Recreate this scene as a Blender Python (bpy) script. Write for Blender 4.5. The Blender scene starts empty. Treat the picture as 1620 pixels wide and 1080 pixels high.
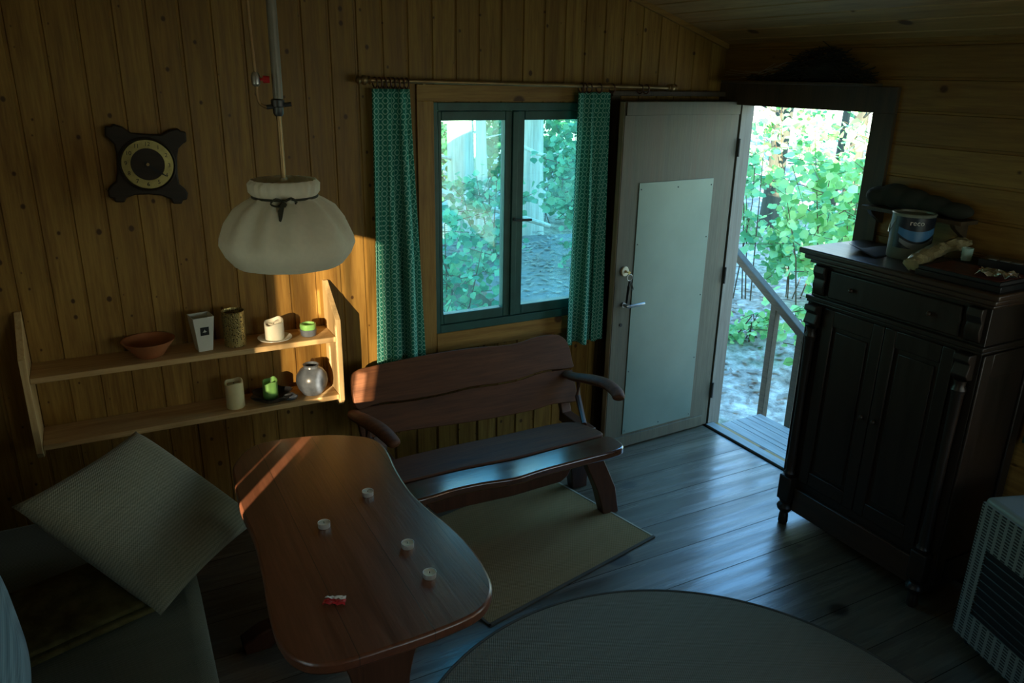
import bpy, bmesh, math, random
from mathutils import Vector, Matrix
random.seed(7)
R = math.radians
SC = bpy.context.scene
COL = SC.collection

# ------------------------------------------------------------------ camera
cam_d = bpy.data.cameras.new('camera')
cam = bpy.data.objects.new('camera', cam_d)
COL.objects.link(cam)
cam_d.sensor_width = 36.0
cam_d.lens = 1223.08 / 1620.0 * 36.0
cam_d.clip_start = 0.05
_yaw, _pitch, _roll = 0.496284527, 0.331575707, -0.0187117739
_f = Vector((math.sin(_yaw) * math.cos(_pitch), math.cos(_yaw) * math.cos(_pitch), -math.sin(_pitch)))
_r = Vector((math.cos(_yaw), -math.sin(_yaw), 0))
_d = _f.cross(_r)
_r2 = _r * math.cos(_roll) + _d * math.sin(_roll)
_d2 = _d * math.cos(_roll) - _r * math.sin(_roll)
_m = Matrix((( _r2.x, -_d2.x, -_f.x, 0), (_r2.y, -_d2.y, -_f.y, 0), (_r2.z, -_d2.z, -_f.z, 2.12), (0, 0, 0, 1)))
cam.matrix_world = _m
SC.camera = cam

# ------------------------------------------------------------------ exposure
SC.view_settings.view_transform = 'Standard'
SC.view_settings.look = 'None'
SC.view_settings.gamma = 1.0
SC.view_settings.use_curve_mapping = False
SC.view_settings.exposure = 0.0
SC.cycles.use_denoising = True
SC.cycles.max_bounces = 10
SC.cycles.diffuse_bounces = 6
SC.cycles.transparent_max_bounces = 16
SC.cycles.caustics_reflective = False
SC.cycles.caustics_refractive = False
SC.cycles.sample_clamp_indirect = 4.0

# ------------------------------------------------------------------ sky
W = bpy.data.worlds.new('world')
SC.world = W
W.use_nodes = True
nt = W.node_tree
bg = nt.nodes['Background']
tc = nt.nodes.new('ShaderNodeTexCoord')
sx = nt.nodes.new('ShaderNodeSeparateXYZ')
nt.links.new(tc.outputs['Generated'], sx.inputs[0])
rp = nt.nodes.new('ShaderNodeValToRGB')
mr = nt.nodes.new('ShaderNodeMapRange')
mr.inputs['From Min'].default_value = -1.0
mr.inputs['From Max'].default_value = 1.0
nt.links.new(sx.outputs['Z'], mr.inputs['Value'])
nt.links.new(mr.outputs['Result'], rp.inputs['Fac'])
e = rp.color_ramp.elements
e[0].position = 0.30; e[0].color = (0.05, 0.10, 0.05, 1)
e[1].position = 1.0; e[1].color = (0.10, 0.42, 0.90, 1)
for p, c in ((0.40, (0.16, 0.26, 0.15, 1)), (0.46, (0.55, 0.70, 0.55, 1)), (0.50, (0.66, 0.78, 0.66, 1)), (0.60, (0.60, 0.76, 0.72, 1)), (0.72, (0.19, 0.49, 0.90, 1))):
    q = e.new(p); q.color = c
nt.links.new(rp.outputs['Color'], bg.inputs['Color'])
bg.inputs['Strength'].default_value = 6.0

# ------------------------------------------------------------------ sun
sun_d = bpy.data.lights.new('sun', 'SUN')
sun_d.energy = 36.0
sun_d.color = (1.0, 0.86, 0.64)
sun_d.angle = R(0.35)
sun = bpy.data.objects.new('sun', sun_d)
COL.objects.link(sun)
SUN_DIR = Vector((0.591, 0.788, -0.172)).normalized()
sun.rotation_euler = SUN_DIR.to_track_quat('-Z', 'Y').to_euler()


def portal(name, loc, direction, w, h):
    l = bpy.data.lights.new(name, 'AREA')
    l.shape = 'RECTANGLE'; l.size = w; l.size_y = h
    l.cycles.is_portal = True
    o = bpy.data.objects.new(name, l)
    COL.objects.link(o)
    o.location = loc
    o.rotation_euler = Vector(direction).to_track_quat('-Z', 'Z').to_euler()


portal('sky_portal_doorway', (3.42, 2.965, 1.0), (-1, 0, 0), 0.9, 2.0)
portal('sky_portal_window', (1.92, 3.68, 1.42), (0, -1, 0), 0.9, 1.1)
portal('sky_portal_side_window', (3.42, 0.45, 1.40), (-1, 0, 0), 0.9, 1.1)
portal('sky_portal_added_window', (2.20, -1.85, 1.60), (0, 1, 0), 1.4, 1.0)
portal('sky_portal_left_window', (-0.95, 1.21, 1.45), (1, 0, 0), 0.8, 1.0)


# ------------------------------------------------------------------ material helpers
class N:
    def __init__(self, name):
        self.m = bpy.data.materials.new(name)
        self.m.use_nodes = True
        self.t = self.m.node_tree
        self.b = self.t.nodes['Principled BSDF']
        self.out = self.t.nodes['Material Output']

    def n(self, ty, **kw):
        x = self.t.nodes.new(ty)
        for k, v in kw.items():
            setattr(x, k, v)
        return x

    def put(self, sock, v):
        if hasattr(v, 'is_output'):
            self.t.links.new(v, sock)
        elif v is not None:
            if sock.type == 'RGBA' and len(v) == 3:
                v = (*v, 1)
            sock.default_value = v

    def co(self, kind='Object'):
        return self.n('ShaderNodeTexCoord').outputs[kind]

    def map(self, vec, scale=(1, 1, 1), loc=(0, 0, 0), rot=(0, 0, 0)):
        x = self.n('ShaderNodeMapping')
        self.put(x.inputs['Vector'], vec)
        self.put(x.inputs['Scale'], scale)
        self.put(x.inputs['Location'], loc)
        self.put(x.inputs['Rotation'], rot)
        return x.outputs[0]

    def noise(self, vec, scale, detail=3, rough=0.5, dist=0.0):
        x = self.n('ShaderNodeTexNoise')
        self.put(x.inputs['Vector'], vec)
        x.inputs['Scale'].default_value = scale
        x.inputs['Detail'].default_value = detail
        x.inputs['Roughness'].default_value = rough
        x.inputs['Distortion'].default_value = dist
        return x.outputs['Fac']

    def ramp(self, f, stops):
        x = self.n('ShaderNodeValToRGB')
        self.put(x.inputs[0], f)
        el = x.color_ramp.elements
        while len(el) > 1:
            el.remove(el[-1])
        el[0].position = stops[0][0]; el[0].color = self.c4(stops[0][1])
        for p, c in stops[1:]:
            q = el.new(p); q.color = self.c4(c)
        return x.outputs['Color']

    @staticmethod
    def c4(c):
        if isinstance(c, (int, float)):
            return (c, c, c, 1)
        return (*c, 1) if len(c) == 3 else c

    def math(self, op, a, b=0.0, c=None):
        x = self.n('ShaderNodeMath', operation=op)
        self.put(x.inputs[0], a); self.put(x.inputs[1], b)
        if c is not None:
            self.put(x.inputs[2], c)
        return x.outputs[0]

    def mix(self, f, a, b, mode='MIX'):
        x = self.n('ShaderNodeMix', data_type='RGBA', blend_type=mode)
        self.put(x.inputs[0], f)
        self.put(x.inputs[6], a if not isinstance(a, tuple) else self.c4(a))
        self.put(x.inputs[7], b if not isinstance(b, tuple) else self.c4(b))
        return x.outputs[2]

    def bump(self, h, strength=0.3, dist=0.01):
        x = self.n('ShaderNodeBump')
        x.inputs['Strength'].default_value = strength
        x.inputs['Distance'].default_value = dist
        self.put(x.inputs['Height'], h)
        self.t.links.new(x.outputs[0], self.b.inputs['Normal'])

    def base(self, c):
        self.put(self.b.inputs['Base Color'], c if not isinstance(c, tuple) else self.c4(c))

    def set(self, **kw):
        for k, v in kw.items():
            self.put(self.b.inputs[k.replace('_', ' ')], v)
        return self.m


def wood(name, light, dark, axis='x', plank=None, phase=0.0, across='x', knots=0.0, rough=0.6, vary=0.35,
         grain=1.0, seam=0.0, spec=0.3, wear=None, coat=0.0):
    """grain runs along `axis`; planks of width `plank` change tone along `across`."""
    k = N(name)
    co = k.co('Object')
    sep = k.n('ShaderNodeSeparateXYZ'); k.put(sep.inputs[0], co)
    ch = {'x': sep.outputs[0], 'y': sep.outputs[1], 'z': sep.outputs[2]}
    vec = co
    tone = None
    if plank:
        t = k.math('DIVIDE', k.math('SUBTRACT', ch[across], phase), plank)
        pid = k.math('FLOOR', t)
        frac = k.math('FRACT', t)
        wn = k.n('ShaderNodeTexWhiteNoise', noise_dimensions='1D')
        k.put(wn.inputs['W'], pid)
        tone = wn.outputs['Value']
        off = k.n('ShaderNodeVectorMath', operation='MULTIPLY_ADD')
        k.put(off.inputs[0], wn.outputs['Color']); off.inputs[1].default_value = (7, 7, 7); k.put(off.inputs[2], co)
        vec = off.outputs[0]
    sc = {'x': (1.6, 26, 26), 'y': (26, 1.6, 26), 'z': (26, 26, 1.6)}[axis]
    g1 = k.noise(k.map(vec, sc), 1.0 * grain, 5, 0.6, 0.6)
    g2 = k.noise(k.map(vec, tuple(s * 3 for s in sc)), 1.4 * grain, 3, 0.6)
    big = k.noise(vec, 2.3, 2)
    f = k.math('ADD', k.math('MULTIPLY', g1, 0.6), k.math('MULTIPLY', g2, 0.4))
    col = k.ramp(f, [(0.32, dark), (0.62, light)])
    if tone is not None:
        col = k.mix(k.math('MULTIPLY', tone, vary), col, k.c4(dark))
    col = k.mix(k.math('MULTIPLY', big, 0.25), col, k.c4(dark))
    if knots:
        v = k.n('ShaderNodeTexVoronoi', voronoi_dimensions='2D')
        other = across if across != axis else ('z' if axis != 'z' else 'x')
        cx_ = k.n('ShaderNodeCombineXYZ')
        k.put(cx_.inputs[0], ch[other]); k.put(cx_.inputs[1], k.math('MULTIPLY', ch[axis], 0.8))
        k.put(v.inputs['Vector'], cx_.outputs[0])
        v.inputs['Scale'].default_value = knots
        sv = k.n('ShaderNodeSeparateXYZ'); k.put(sv.inputs[0], v.outputs['Color'])
        r = k.math('MULTIPLY', k.math('POWER', sv.outputs[0], 1.6), 0.095)
        d = k.math('SUBTRACT', v.outputs['Distance'], r)
        kn = k.n('ShaderNodeMapRange'); kn.interpolation_type = 'SMOOTHSTEP'
        k.put(kn.inputs['Value'], d)
        kn.inputs['From Min'].default_value = 0.020; kn.inputs['From Max'].default_value = -0.030
        col = k.mix(k.math('MULTIPLY', kn.outputs[0], 0.9), col, tuple(c * q for c, q in zip(dark, (0.30, 0.22, 0.20))))
    if seam and plank:
        s = k.math('GREATER_THAN', k.math('ABSOLUTE', k.math('SUBTRACT', frac, 0.5)), 0.5 - seam / plank)
        col = k.mix(k.math('MULTIPLY', s, 0.85), col, tuple(c * 0.2 for c in dark))
    if wear:
        wn2 = k.noise(k.map(co, sc), 0.35, 6, 0.7)
        wv = k.ramp(wn2, [(0.48, 0), (0.66, 1)])
        col = k.mix(k.math('MULTIPLY', wv, 0.6), col, wear)
    k.base(col)
    rr = k.math('ADD', k.math('MULTIPLY', g1, 0.25), rough - 0.12)
    k.set(Roughness=rr)
    k.b.inputs['Specular IOR Level'].default_value = spec
    if coat:
        k.b.inputs['Coat Weight'].default_value = coat
        k.b.inputs['Coat Roughness'].default_value = 0.18
        if wear:
            cr = k.ramp(k.noise(k.map(vec, sc), 0.5, 6, 0.7), [(0.40, 0.10), (0.62, 0.42)])
            k.put(k.b.inputs['Coat Roughness'], cr)
            cw = k.ramp(k.noise(k.map(vec, sc), 0.8, 5, 0.7), [(0.38, 1.0), (0.62, 0.25)])
            if seam and plank:      # no varnish left in the joints, and boards worn unevenly
                cw = k.math('MULTIPLY', cw, k.math('MULTIPLY', k.math('SUBTRACT', 1.0, s), k.math('MULTIPLY_ADD', tone, 0.25, 0.85)))
                k.put(k.b.inputs['Specular IOR Level'], k.math('MULTIPLY', k.math('SUBTRACT', 1.0, s), spec))
            k.put(k.b.inputs['Coat Weight'], cw)
    k.bump(f, 0.25, 0.004)
    if coat and wear:
        nb = [x for x in k.t.nodes if x.type == 'BUMP'][0]
        k.t.links.new(nb.outputs[0], k.b.inputs['Coat Normal'])
    return k.m


def plain(name, c, rough=0.6, metal=0.0, spec=0.4, mottled=0.25, scale=9.0, bump=0.0, **kw):
    k = N(name)
    co = k.co('Object')
    n1 = k.noise(co, scale, 5, 0.6)
    k.base(k.mix(k.ramp(n1, [(0.35, 0), (0.7, 1)]), tuple(x * (1 - mottled) for x in c), tuple(min(1, x * (1 + mottled * 0.5)) for x in c)))
    k.set(Roughness=rough, Metallic=metal)
    k.b.inputs['Specular IOR Level'].default_value = spec
    if bump:
        k.bump(k.noise(co, scale * 5, 4), bump, 0.01)
    for a, b in kw.items():
        k.put(k.b.inputs[a.replace('_', ' ')], b)
    return k.m


def weave(name, c1, c2, size=0.006, rough=0.95, uv='Object', ribs=None, axes=(0, 1)):
    k = N(name)
    co = k.co(uv)
    sep = k.n('ShaderNodeSeparateXYZ'); k.put(sep.inputs[0], co)
    a, b = sep.outputs[axes[0]], sep.outputs[axes[1]]
    q = 6.2832 / size
    sa = k.math('SINE', k.math('MULTIPLY', a, q))
    sb = k.math('SINE', k.math('MULTIPLY', b, q))
    w = k.math('MULTIPLY_ADD', k.math('MULTIPLY', sa, sb), 0.5, 0.5)
    if ribs:
        rb = k.math('SINE', k.math('MULTIPLY', b, 6.2832 / ribs))
        w = k.math('ADD', k.math('MULTIPLY', w, 0.5), k.math('MULTIPLY_ADD', rb, 0.25, 0.25))
    st = k.noise(k.map(co, (3, 60, 60)), 1.0, 4)
    f = k.math('ADD', k.math('MULTIPLY', w, 0.65), k.math('MULTIPLY', st, 0.35))
    k.base(k.mix(f, c1, c2))
    k.set(Roughness=rough)
    k.b.inputs['Specular IOR Level'].default_value = 0.1
    k.b.inputs['Sheen Weight'].default_value = 0.15
    k.bump(w, 0.5, 0.003)
    return k.m


M = {}
PLK = 0.12
PHX = 0.0224
M['pine_wall'] = wood('pine_wall', (0.36, 0.215, 0.048), (0.15, 0.070, 0.011), 'z', PLK, PHX, 'x', 8.5, 0.5, 0.4)
M['pine_right'] = wood('pine_right', (0.33, 0.20, 0.052), (0.16, 0.078, 0.015), 'y', 0.14, 0.03, 'z', 4.2, 0.55, 0.4)
M['pine_ceiling'] = wood('pine_ceiling', (0.56, 0.37, 0.15), (0.30, 0.18, 0.06), 'y', 0.125, 0.0, 'x', 3.2, 0.55, 0.4)
M['pine_trim'] = wood('pine_trim', (0.36, 0.21, 0.055), (0.18, 0.085, 0.018), 'x', None, knots=3.5, rough=0.5)
M['pine_trim_upright'] = wood('pine_trim_upright', (0.36, 0.21, 0.055), (0.18, 0.085, 0.018), 'z', None, knots=3.5, rough=0.5)
M['dark_trim'] = wood('dark_trim', (0.095, 0.066, 0.038), (0.045, 0.032, 0.02), 'z', None, rough=0.5)
M['shelf_pine'] = wood('shelf_pine', (0.58, 0.40, 0.19), (0.36, 0.21, 0.08), 'x', None, knots=3.0, rough=0.6)
M['shelf_pine_upright'] = wood('shelf_pine_upright', (0.62, 0.45, 0.23), (0.42, 0.27, 0.11), 'z', None, knots=3.0, rough=0.6)
M['floor'] = wood('floor_boards', (0.155, 0.128, 0.080), (0.062, 0.050, 0.032), 'x', 0.22, 2.18, 'y', 1.6, 0.36, 0.55, seam=0.0018, spec=0.6, wear=(0.03, 0.022, 0.014), coat=0.6)
M['table'] = wood('table_varnish', (0.135, 0.046, 0.020), (0.066, 0.021, 0.009), 'y', 0.205, 0.275, 'x', 0, 0.34, 0.35, seam=0.0012, spec=0.5, coat=0.25)
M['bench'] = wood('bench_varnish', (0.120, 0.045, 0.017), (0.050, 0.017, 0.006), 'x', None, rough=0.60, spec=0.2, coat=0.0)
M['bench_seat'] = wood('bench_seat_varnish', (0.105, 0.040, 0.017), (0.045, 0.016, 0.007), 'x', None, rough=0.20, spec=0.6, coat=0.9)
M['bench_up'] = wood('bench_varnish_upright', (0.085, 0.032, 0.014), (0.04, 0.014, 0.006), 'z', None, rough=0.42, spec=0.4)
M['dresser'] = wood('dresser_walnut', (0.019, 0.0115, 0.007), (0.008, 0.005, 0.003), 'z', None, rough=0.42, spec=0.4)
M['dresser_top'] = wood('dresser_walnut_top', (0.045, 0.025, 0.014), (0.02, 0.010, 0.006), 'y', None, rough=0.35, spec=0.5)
M['clock_wood'] = wood('clock_wood', (0.030, 0.020, 0.012), (0.012, 0.008, 0.005), 'x', None, rough=0.6)
M['frame_green'] = plain('frame_green_paint', (0.018, 0.085, 0.075), 0.45, bump=0.05)
M['door_paint'] = wood('door_worn_paint', (0.100, 0.098, 0.066), (0.055, 0.052, 0.036), 'z', None, rough=0.55, wear=(0.10, 0.07, 0.045))
M['door_edge'] = wood('door_edge_wood', (0.42, 0.32, 0.20), (0.22, 0.15, 0.09), 'z', None, rough=0.6, wear=(0.30, 0.27, 0.2))
M['metal_sheet'] = plain('grey_metal_sheet', (0.130, 0.182, 0.148), 0.36, 0.2, mottled=0.12, scale=3)
M['jamb'] = wood('jamb_paint', (0.20, 0.20, 0.165), (0.12, 0.11, 0.09), 'z', None, rough=0.6)
M['steel'] = plain('steel', (0.45, 0.46, 0.46), 0.35, 0.9, mottled=0.2)
M['dark_steel'] = plain('dark_steel', (0.07, 0.075, 0.075), 0.45, 0.8)
M['brass'] = plain('brass', (0.42, 0.34, 0.13), 0.34, 0.85, mottled=0.3, scale=20)
M['old_brass'] = plain('old_brass', (0.30, 0.20, 0.09), 0.4, 0.7, mottled=0.3)
M['cream'] = plain('cream_enamel', (0.62, 0.58, 0.42), 0.4)
M['porcelain'] = plain('porcelain', (0.62, 0.62, 0.55), 0.3, mottled=0.08)
M['black'] = plain('black_matte', (0.012, 0.012, 0.013), 0.7)
M['black_gloss'] = plain('black_gloss', (0.015, 0.016, 0.018), 0.3)
M['terracotta'] = plain('terracotta', (0.36, 0.13, 0.05), 0.6)
M['wax_white'] = plain('wax_white', (0.72, 0.68, 0.55), 0.5, mottled=0.1, Subsurface_Weight=0.15)
M['wax_cream'] = plain('wax_cream', (0.66, 0.58, 0.32), 0.5, mottled=0.1, Subsurface_Weight=0.15)
M['wax_green'] = plain('wax_green', (0.16, 0.36, 0.10), 0.45, mottled=0.15, Subsurface_Weight=0.15)
M['grey_glaze'] = plain('grey_glaze', (0.085, 0.10, 0.12), 0.28, mottled=0.3, scale=25)
M['red'] = plain('red_foil', (0.42, 0.02, 0.025), 0.35)
M['white_paper'] = plain('white_paper', (0.7, 0.7, 0.66), 0.6)
M['aluminium'] = plain('aluminium', (0.66, 0.67, 0.66), 0.35, 0.6, mottled=0.1)
M['shade'] = None
M['ribbon'] = plain('dark_ribbon', (0.035, 0.035, 0.022), 0.7)
M['pipe'] = plain('grey_pipe', (0.22, 0.21, 0.17), 0.45, 0.3)
M['pillow'] = weave('pillow_weave', (0.090, 0.098, 0.070), (0.25, 0.255, 0.19), 0.008, ribs=0.012)
M['seat_fabric'] = weave('seat_weave', (0.035, 0.042, 0.028), (0.105, 0.115, 0.08), 0.008)
M['sofa_base'] = plain('sofa_base', (0.03, 0.025, 0.018), 0.8)
M['olive'] = plain('olive_cloth', (0.085, 0.075, 0.03), 0.95, spec=0.05, mottled=0.5, scale=14, bump=0.2)
M['blue_fabric'] = weave('blue_twill', (0.03, 0.075, 0.12), (0.17, 0.30, 0.40), 0.010, ribs=0.014, axes=(1, 2))
M['rug_brown'] = weave('rug_brown', (0.145, 0.092, 0.026), (0.28, 0.185, 0.064), 0.012, axes=(1, 0))
M['rug_border'] = plain('rug_border', (0.07, 0.06, 0.04), 0.9)
M['rug_light_border'] = plain('rug_light_border', (0.42, 0.38, 0.26), 0.9)
M['rug_green'] = weave('rug_grey_green', (0.098, 0.080, 0.044), (0.205, 0.175, 0.108), 0.011)
M['heater_white'] = plain('heater_enamel', (0.25, 0.285, 0.26), 0.4, mottled=0.08)
M['red_dark'] = plain('dull_red_print', (0.13, 0.022, 0.014), 0.5, mottled=0.5, scale=30)
M['tan_plastic'] = plain('tan_plastic', (0.36, 0.31, 0.17), 0.35, mottled=0.4, scale=20, bump=0.3)
M['foil'] = plain('silver_foil', (0.7, 0.72, 0.7), 0.22, 0.9, bump=0.6, scale=15)
M['grey_wood'] = wood('weathered_wood', (0.30, 0.32, 0.30), (0.15, 0.16, 0.15), 'y', 0.14, 0.0, 'x', 0, 0.6, 0.3, seam=0.004)
M['rail_wood'] = wood('weathered_rail', (0.085, 0.080, 0.055), (0.04, 0.038, 0.028), 'y', None, rough=0.7)
M['deck'] = wood('deck_boards', (0.22, 0.21, 0.20), (0.10, 0.095, 0.09), 'x', 0.16, 0.0, 'y', 0, 0.5, 0.4, seam=0.006, wear=(0.25, 0.17, 0.12))
M['bark'] = wood('sunlit_bark', (0.78, 0.70, 0.60), (0.36, 0.32, 0.26), 'z', None, rough=0.9, grain=0.3)  # sunlight on the trunks is put into this bright bark colour
M['dark_bark'] = wood('dark_bark', (0.10, 0.11, 0.08), (0.045, 0.05, 0.04), 'z', None, rough=0.9, grain=0.3)
M['twig'] = plain('dry_twig', (0.10, 0.07, 0.04), 0.9)
M['twig_dark'] = plain('dark_twig', (0.028, 0.024, 0.016), 0.95)
M['nest'] = plain('dark_dust', (0.030, 0.032, 0.024), 0.95)
M['web'] = plain('web_thread', (0.5, 0.5, 0.46), 0.8)
M['green_cloth'] = plain('dark_green_cloth', (0.02, 0.10, 0.06), 0.9)
M['label_blue'] = plain('label_blue', (0.06, 0.20, 0.42), 0.4, mottled=0.1)
M['label_dark'] = plain('label_dark', (0.012, 0.02, 0.035), 0.4)
M['label_grey'] = plain('label_grey', (0.25, 0.28, 0.32), 0.4)
M['white'] = plain('white_print', (0.75, 0.75, 0.72), 0.5)
M['can'] = plain('tin_can', (0.30, 0.33, 0.28), 0.4, 0.35)
M['sheer'] = None


def leaf_mat(name, a, b, trans=0.45):
    k = N(name)
    co = k.co('Object')
    f = k.noise(co, 2.5, 3)
    su = k.n('ShaderNodeSeparateXYZ'); k.put(su.inputs[0], k.co('UV'))
    oi = k.math('ADD', k.math('MULTIPLY', f, 0.5), k.math('MULTIPLY', su.outputs[0], 0.5))
    c = k.mix(k.ramp(oi, [(0.25, 0), (0.75, 1)]), a, b)
    k.base(c)
    k.set(Roughness=0.45)
    tr = k.n('ShaderNodeBsdfTranslucent')
    k.put(tr.inputs[0], c)
    mx = k.n('ShaderNodeMixShader')
    mx.inputs[0].default_value = trans
    k.t.links.new(k.b.outputs[0], mx.inputs[1])
    k.t.links.new(tr.outputs[0], mx.inputs[2])
    k.t.links.new(mx.outputs[0], k.out.inputs[0])
    return k.m


def cloth_trans(name, c, trans):
    k = N(name)
    n1 = k.noise(k.co('Object'), 70, 4)
    col = k.mix(n1, tuple(x * 0.86 for x in c), c)
    k.base(col); k.set(Roughness=0.9)
    k.b.inputs['Specular IOR Level'].default_value = 0.1
    k.bump(n1, 0.15, 0.004)
    tr = k.n('ShaderNodeBsdfTranslucent'); k.put(tr.inputs[0], col)
    mx = k.n('ShaderNodeMixShader'); mx.inputs[0].default_value = trans
    k.t.links.new(k.b.outputs[0], mx.inputs[1]); k.t.links.new(tr.outputs[0], mx.inputs[2])
    k.t.links.new(mx.outputs[0], k.out.inputs[0])
    return k.m


M['shade'] = cloth_trans('linen_shade', (0.84, 0.80, 0.66), 0.25)
M['leaf_bright'] = leaf_mat('leaf_bright', (0.07, 0.30, 0.06), (0.50, 0.82, 0.32))
M['leaf_mid'] = leaf_mat('leaf_mid', (0.05, 0.26, 0.08), (0.34, 0.68, 0.30))
M['leaf_shade'] = leaf_mat('leaf_shade', (0.04, 0.20, 0.09), (0.26, 0.56, 0.30))
M['leaf_deep'] = leaf_mat('leaf_deep', (0.04, 0.22, 0.08), (0.16, 0.46, 0.18))
M['litter'] = leaf_mat('leaf_litter', (0.26, 0.20, 0.15), (0.72, 0.63, 0.55), 0.1)


def curtain_mat():
    k = N('curtain_print')
    uv = k.co('UV')
    sep = k.n('ShaderNodeSeparateXYZ'); k.put(sep.inputs[0], uv)
    q = 6.2832 / 0.046
    a = k.math('COSINE', k.math('MULTIPLY', sep.outputs[0], q))
    b = k.math('COSINE', k.math('MULTIPLY', sep.outputs[1], q))
    s = k.math('ADD', a, b)
    ring = k.math('ABSOLUTE', k.math('SUBTRACT', k.math('ABSOLUTE', s), 0.85))
    f = k.ramp(ring, [(0.28, 1), (0.5, 0)])
    dots = k.ramp(k.math('ABSOLUTE', s), [(1.55, 0), (1.75, 1)])
    f = k.mix(dots, f, (1, 1, 1))
    c = k.mix(f, (0.030, 0.26, 0.20), (0.34, 0.70, 0.60))
    k.base(c)
    k.set(Roughness=0.9)
    k.b.inputs['Specular IOR Level'].default_value = 0.1
    tr = k.n('ShaderNodeBsdfTranslucent'); k.put(tr.inputs[0], c)
    mx = k.n('ShaderNodeMixShader'); mx.inputs[0].default_value = 0.3
    k.t.links.new(k.b.outputs[0], mx.inputs[1]); k.t.links.new(tr.outputs[0], mx.inputs[2])
    k.t.links.new(mx.outputs[0], k.out.inputs[0])
    return k.m


M['curtain'] = curtain_mat()


def sheer_mat():
    k = N('sun_filter_cloth')
    k.base((0.6, 0.5, 0.36))
    k.set(Roughness=0.9)
    tr = k.n('ShaderNodeBsdfTransparent'); k.put(tr.inputs[0], (1.0, 0.9, 0.75, 1))
    mx = k.n('ShaderNodeMixShader')
    co = k.co('Object')
    st = k.noise(k.map(co, (1, 9, 0.8)), 1.0, 3)
    k.put(mx.inputs[0], k.ramp(st, [(0.4, 0.91), (0.62, 0.70)]))
    tl = k.n('ShaderNodeBsdfTranslucent'); k.put(tl.inputs[0], (0.27, 0.31, 0.27, 1))
    m0 = k.n('ShaderNodeMixShader'); m0.inputs[0].default_value = 0.55
    k.t.links.new(k.b.outputs[0], m0.inputs[1]); k.t.links.new(tl.outputs[0], m0.inputs[2])
    k.t.links.new(tr.outputs[0], mx.inputs[1]); k.t.links.new(m0.outputs[0], mx.inputs[2])
    k.t.links.new(mx.outputs[0], k.out.inputs[0])
    return k.m


M['sheer'] = sheer_mat()


def glass_mat():
    k = N('dusty_window_glass')
    co = k.co('Object')
    k.base((0.35, 0.62, 0.66))
    k.set(Roughness=0.6)
    tr = k.n('ShaderNodeBsdfTransparent'); k.put(tr.inputs[0], (0.68, 0.94, 0.90, 1))
    gl = k.n('ShaderNodeBsdfGlossy'); gl.inputs['Roughness'].default_value = 0.03
    d = k.n('ShaderNodeMixShader')
    dirt = k.noise(k.map(co, (2, 2, 1.2)), 3.0, 6, 0.65)
    k.put(d.inputs[0], k.ramp(dirt, [(0.40, 0.015), (0.75, 0.06)]))
    tl = k.n('ShaderNodeBsdfTranslucent'); k.put(tl.inputs[0], (0.55, 0.85, 0.90, 1))
    k.t.links.new(tr.outputs[0], d.inputs[1]); k.t.links.new(tl.outputs[0], d.inputs[2])
    m2 = k.n('ShaderNodeMixShader'); m2.inputs[0].default_value = 0.05
    k.t.links.new(d.outputs[0], m2.inputs[1]); k.t.links.new(gl.outputs[0], m2.inputs[2])
    k.t.links.new(m2.outputs[0], k.out.inputs[0])
    return k.m


M['glass'] = glass_mat()


def clear_glass():
    k = N('clear_tumbler_glass')
    k.base((0.55, 0.8, 0.75))
    k.set(Roughness=0.08, Alpha=0.35)
    return k.m


M['tumbler'] = clear_glass()


def hammered():
    k = N('perforated_brass')
    co = k.co('Object')
    v = k.n('ShaderNodeTexVoronoi'); k.put(v.inputs['Vector'], co); v.inputs['Scale'].default_value = 120
    h = k.ramp(v.outputs['Distance'], [(0.25, 0), (0.45, 1)])
    k.base(k.mix(h, (0.06, 0.045, 0.015), (0.46, 0.36, 0.14)))
    k.set(Roughness=0.35, Metallic=0.7)
    k.bump(h, 0.6, 0.003)
    return k.m


M['hammered'] = hammered()


def slotted():
    """vertical bands of small horizontal slots between plain ribs, laid out in the part's own y, z"""
    k = N('slotted_enamel')
    co = k.co('Object')
    sep = k.n('ShaderNodeSeparateXYZ'); k.put(sep.inputs[0], co)
    u = k.math('FRACT', k.math('DIVIDE', sep.outputs[1], 0.036))
    band = k.math('GREATER_THAN', u, 0.38)
    v = k.math('FRACT', k.math('DIVIDE', sep.outputs[2], 0.0125))
    slot = k.math('MULTIPLY', band, k.math('GREATER_THAN', v, 0.45))
    k.base(k.mix(slot, (0.23, 0.265, 0.235), (0.015, 0.017, 0.015)))
    k.set(Roughness=0.45)
    return k.m


M['slotted'] = slotted()


def ground_mat():
    k = N('forest_floor')
    co = k.co('Object')
    a = k.noise(co, 5.0, 8, 0.7)
    b = k.noise(co, 0.6, 3)
    c = k.ramp(a, [(0.35, (0.13, 0.105, 0.08)), (0.5, (0.38, 0.32, 0.26)), (0.66, (0.70, 0.62, 0.54))])
    c = k.mix(k.ramp(b, [(0.56, 0), (0.70, 0.5)]), c, (0.12, 0.28, 0.08))
    k.base(c); k.set(Roughness=0.95)
    k.bump(a, 0.6, 0.05)
    return k.m


M['ground'] = ground_mat()


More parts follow.
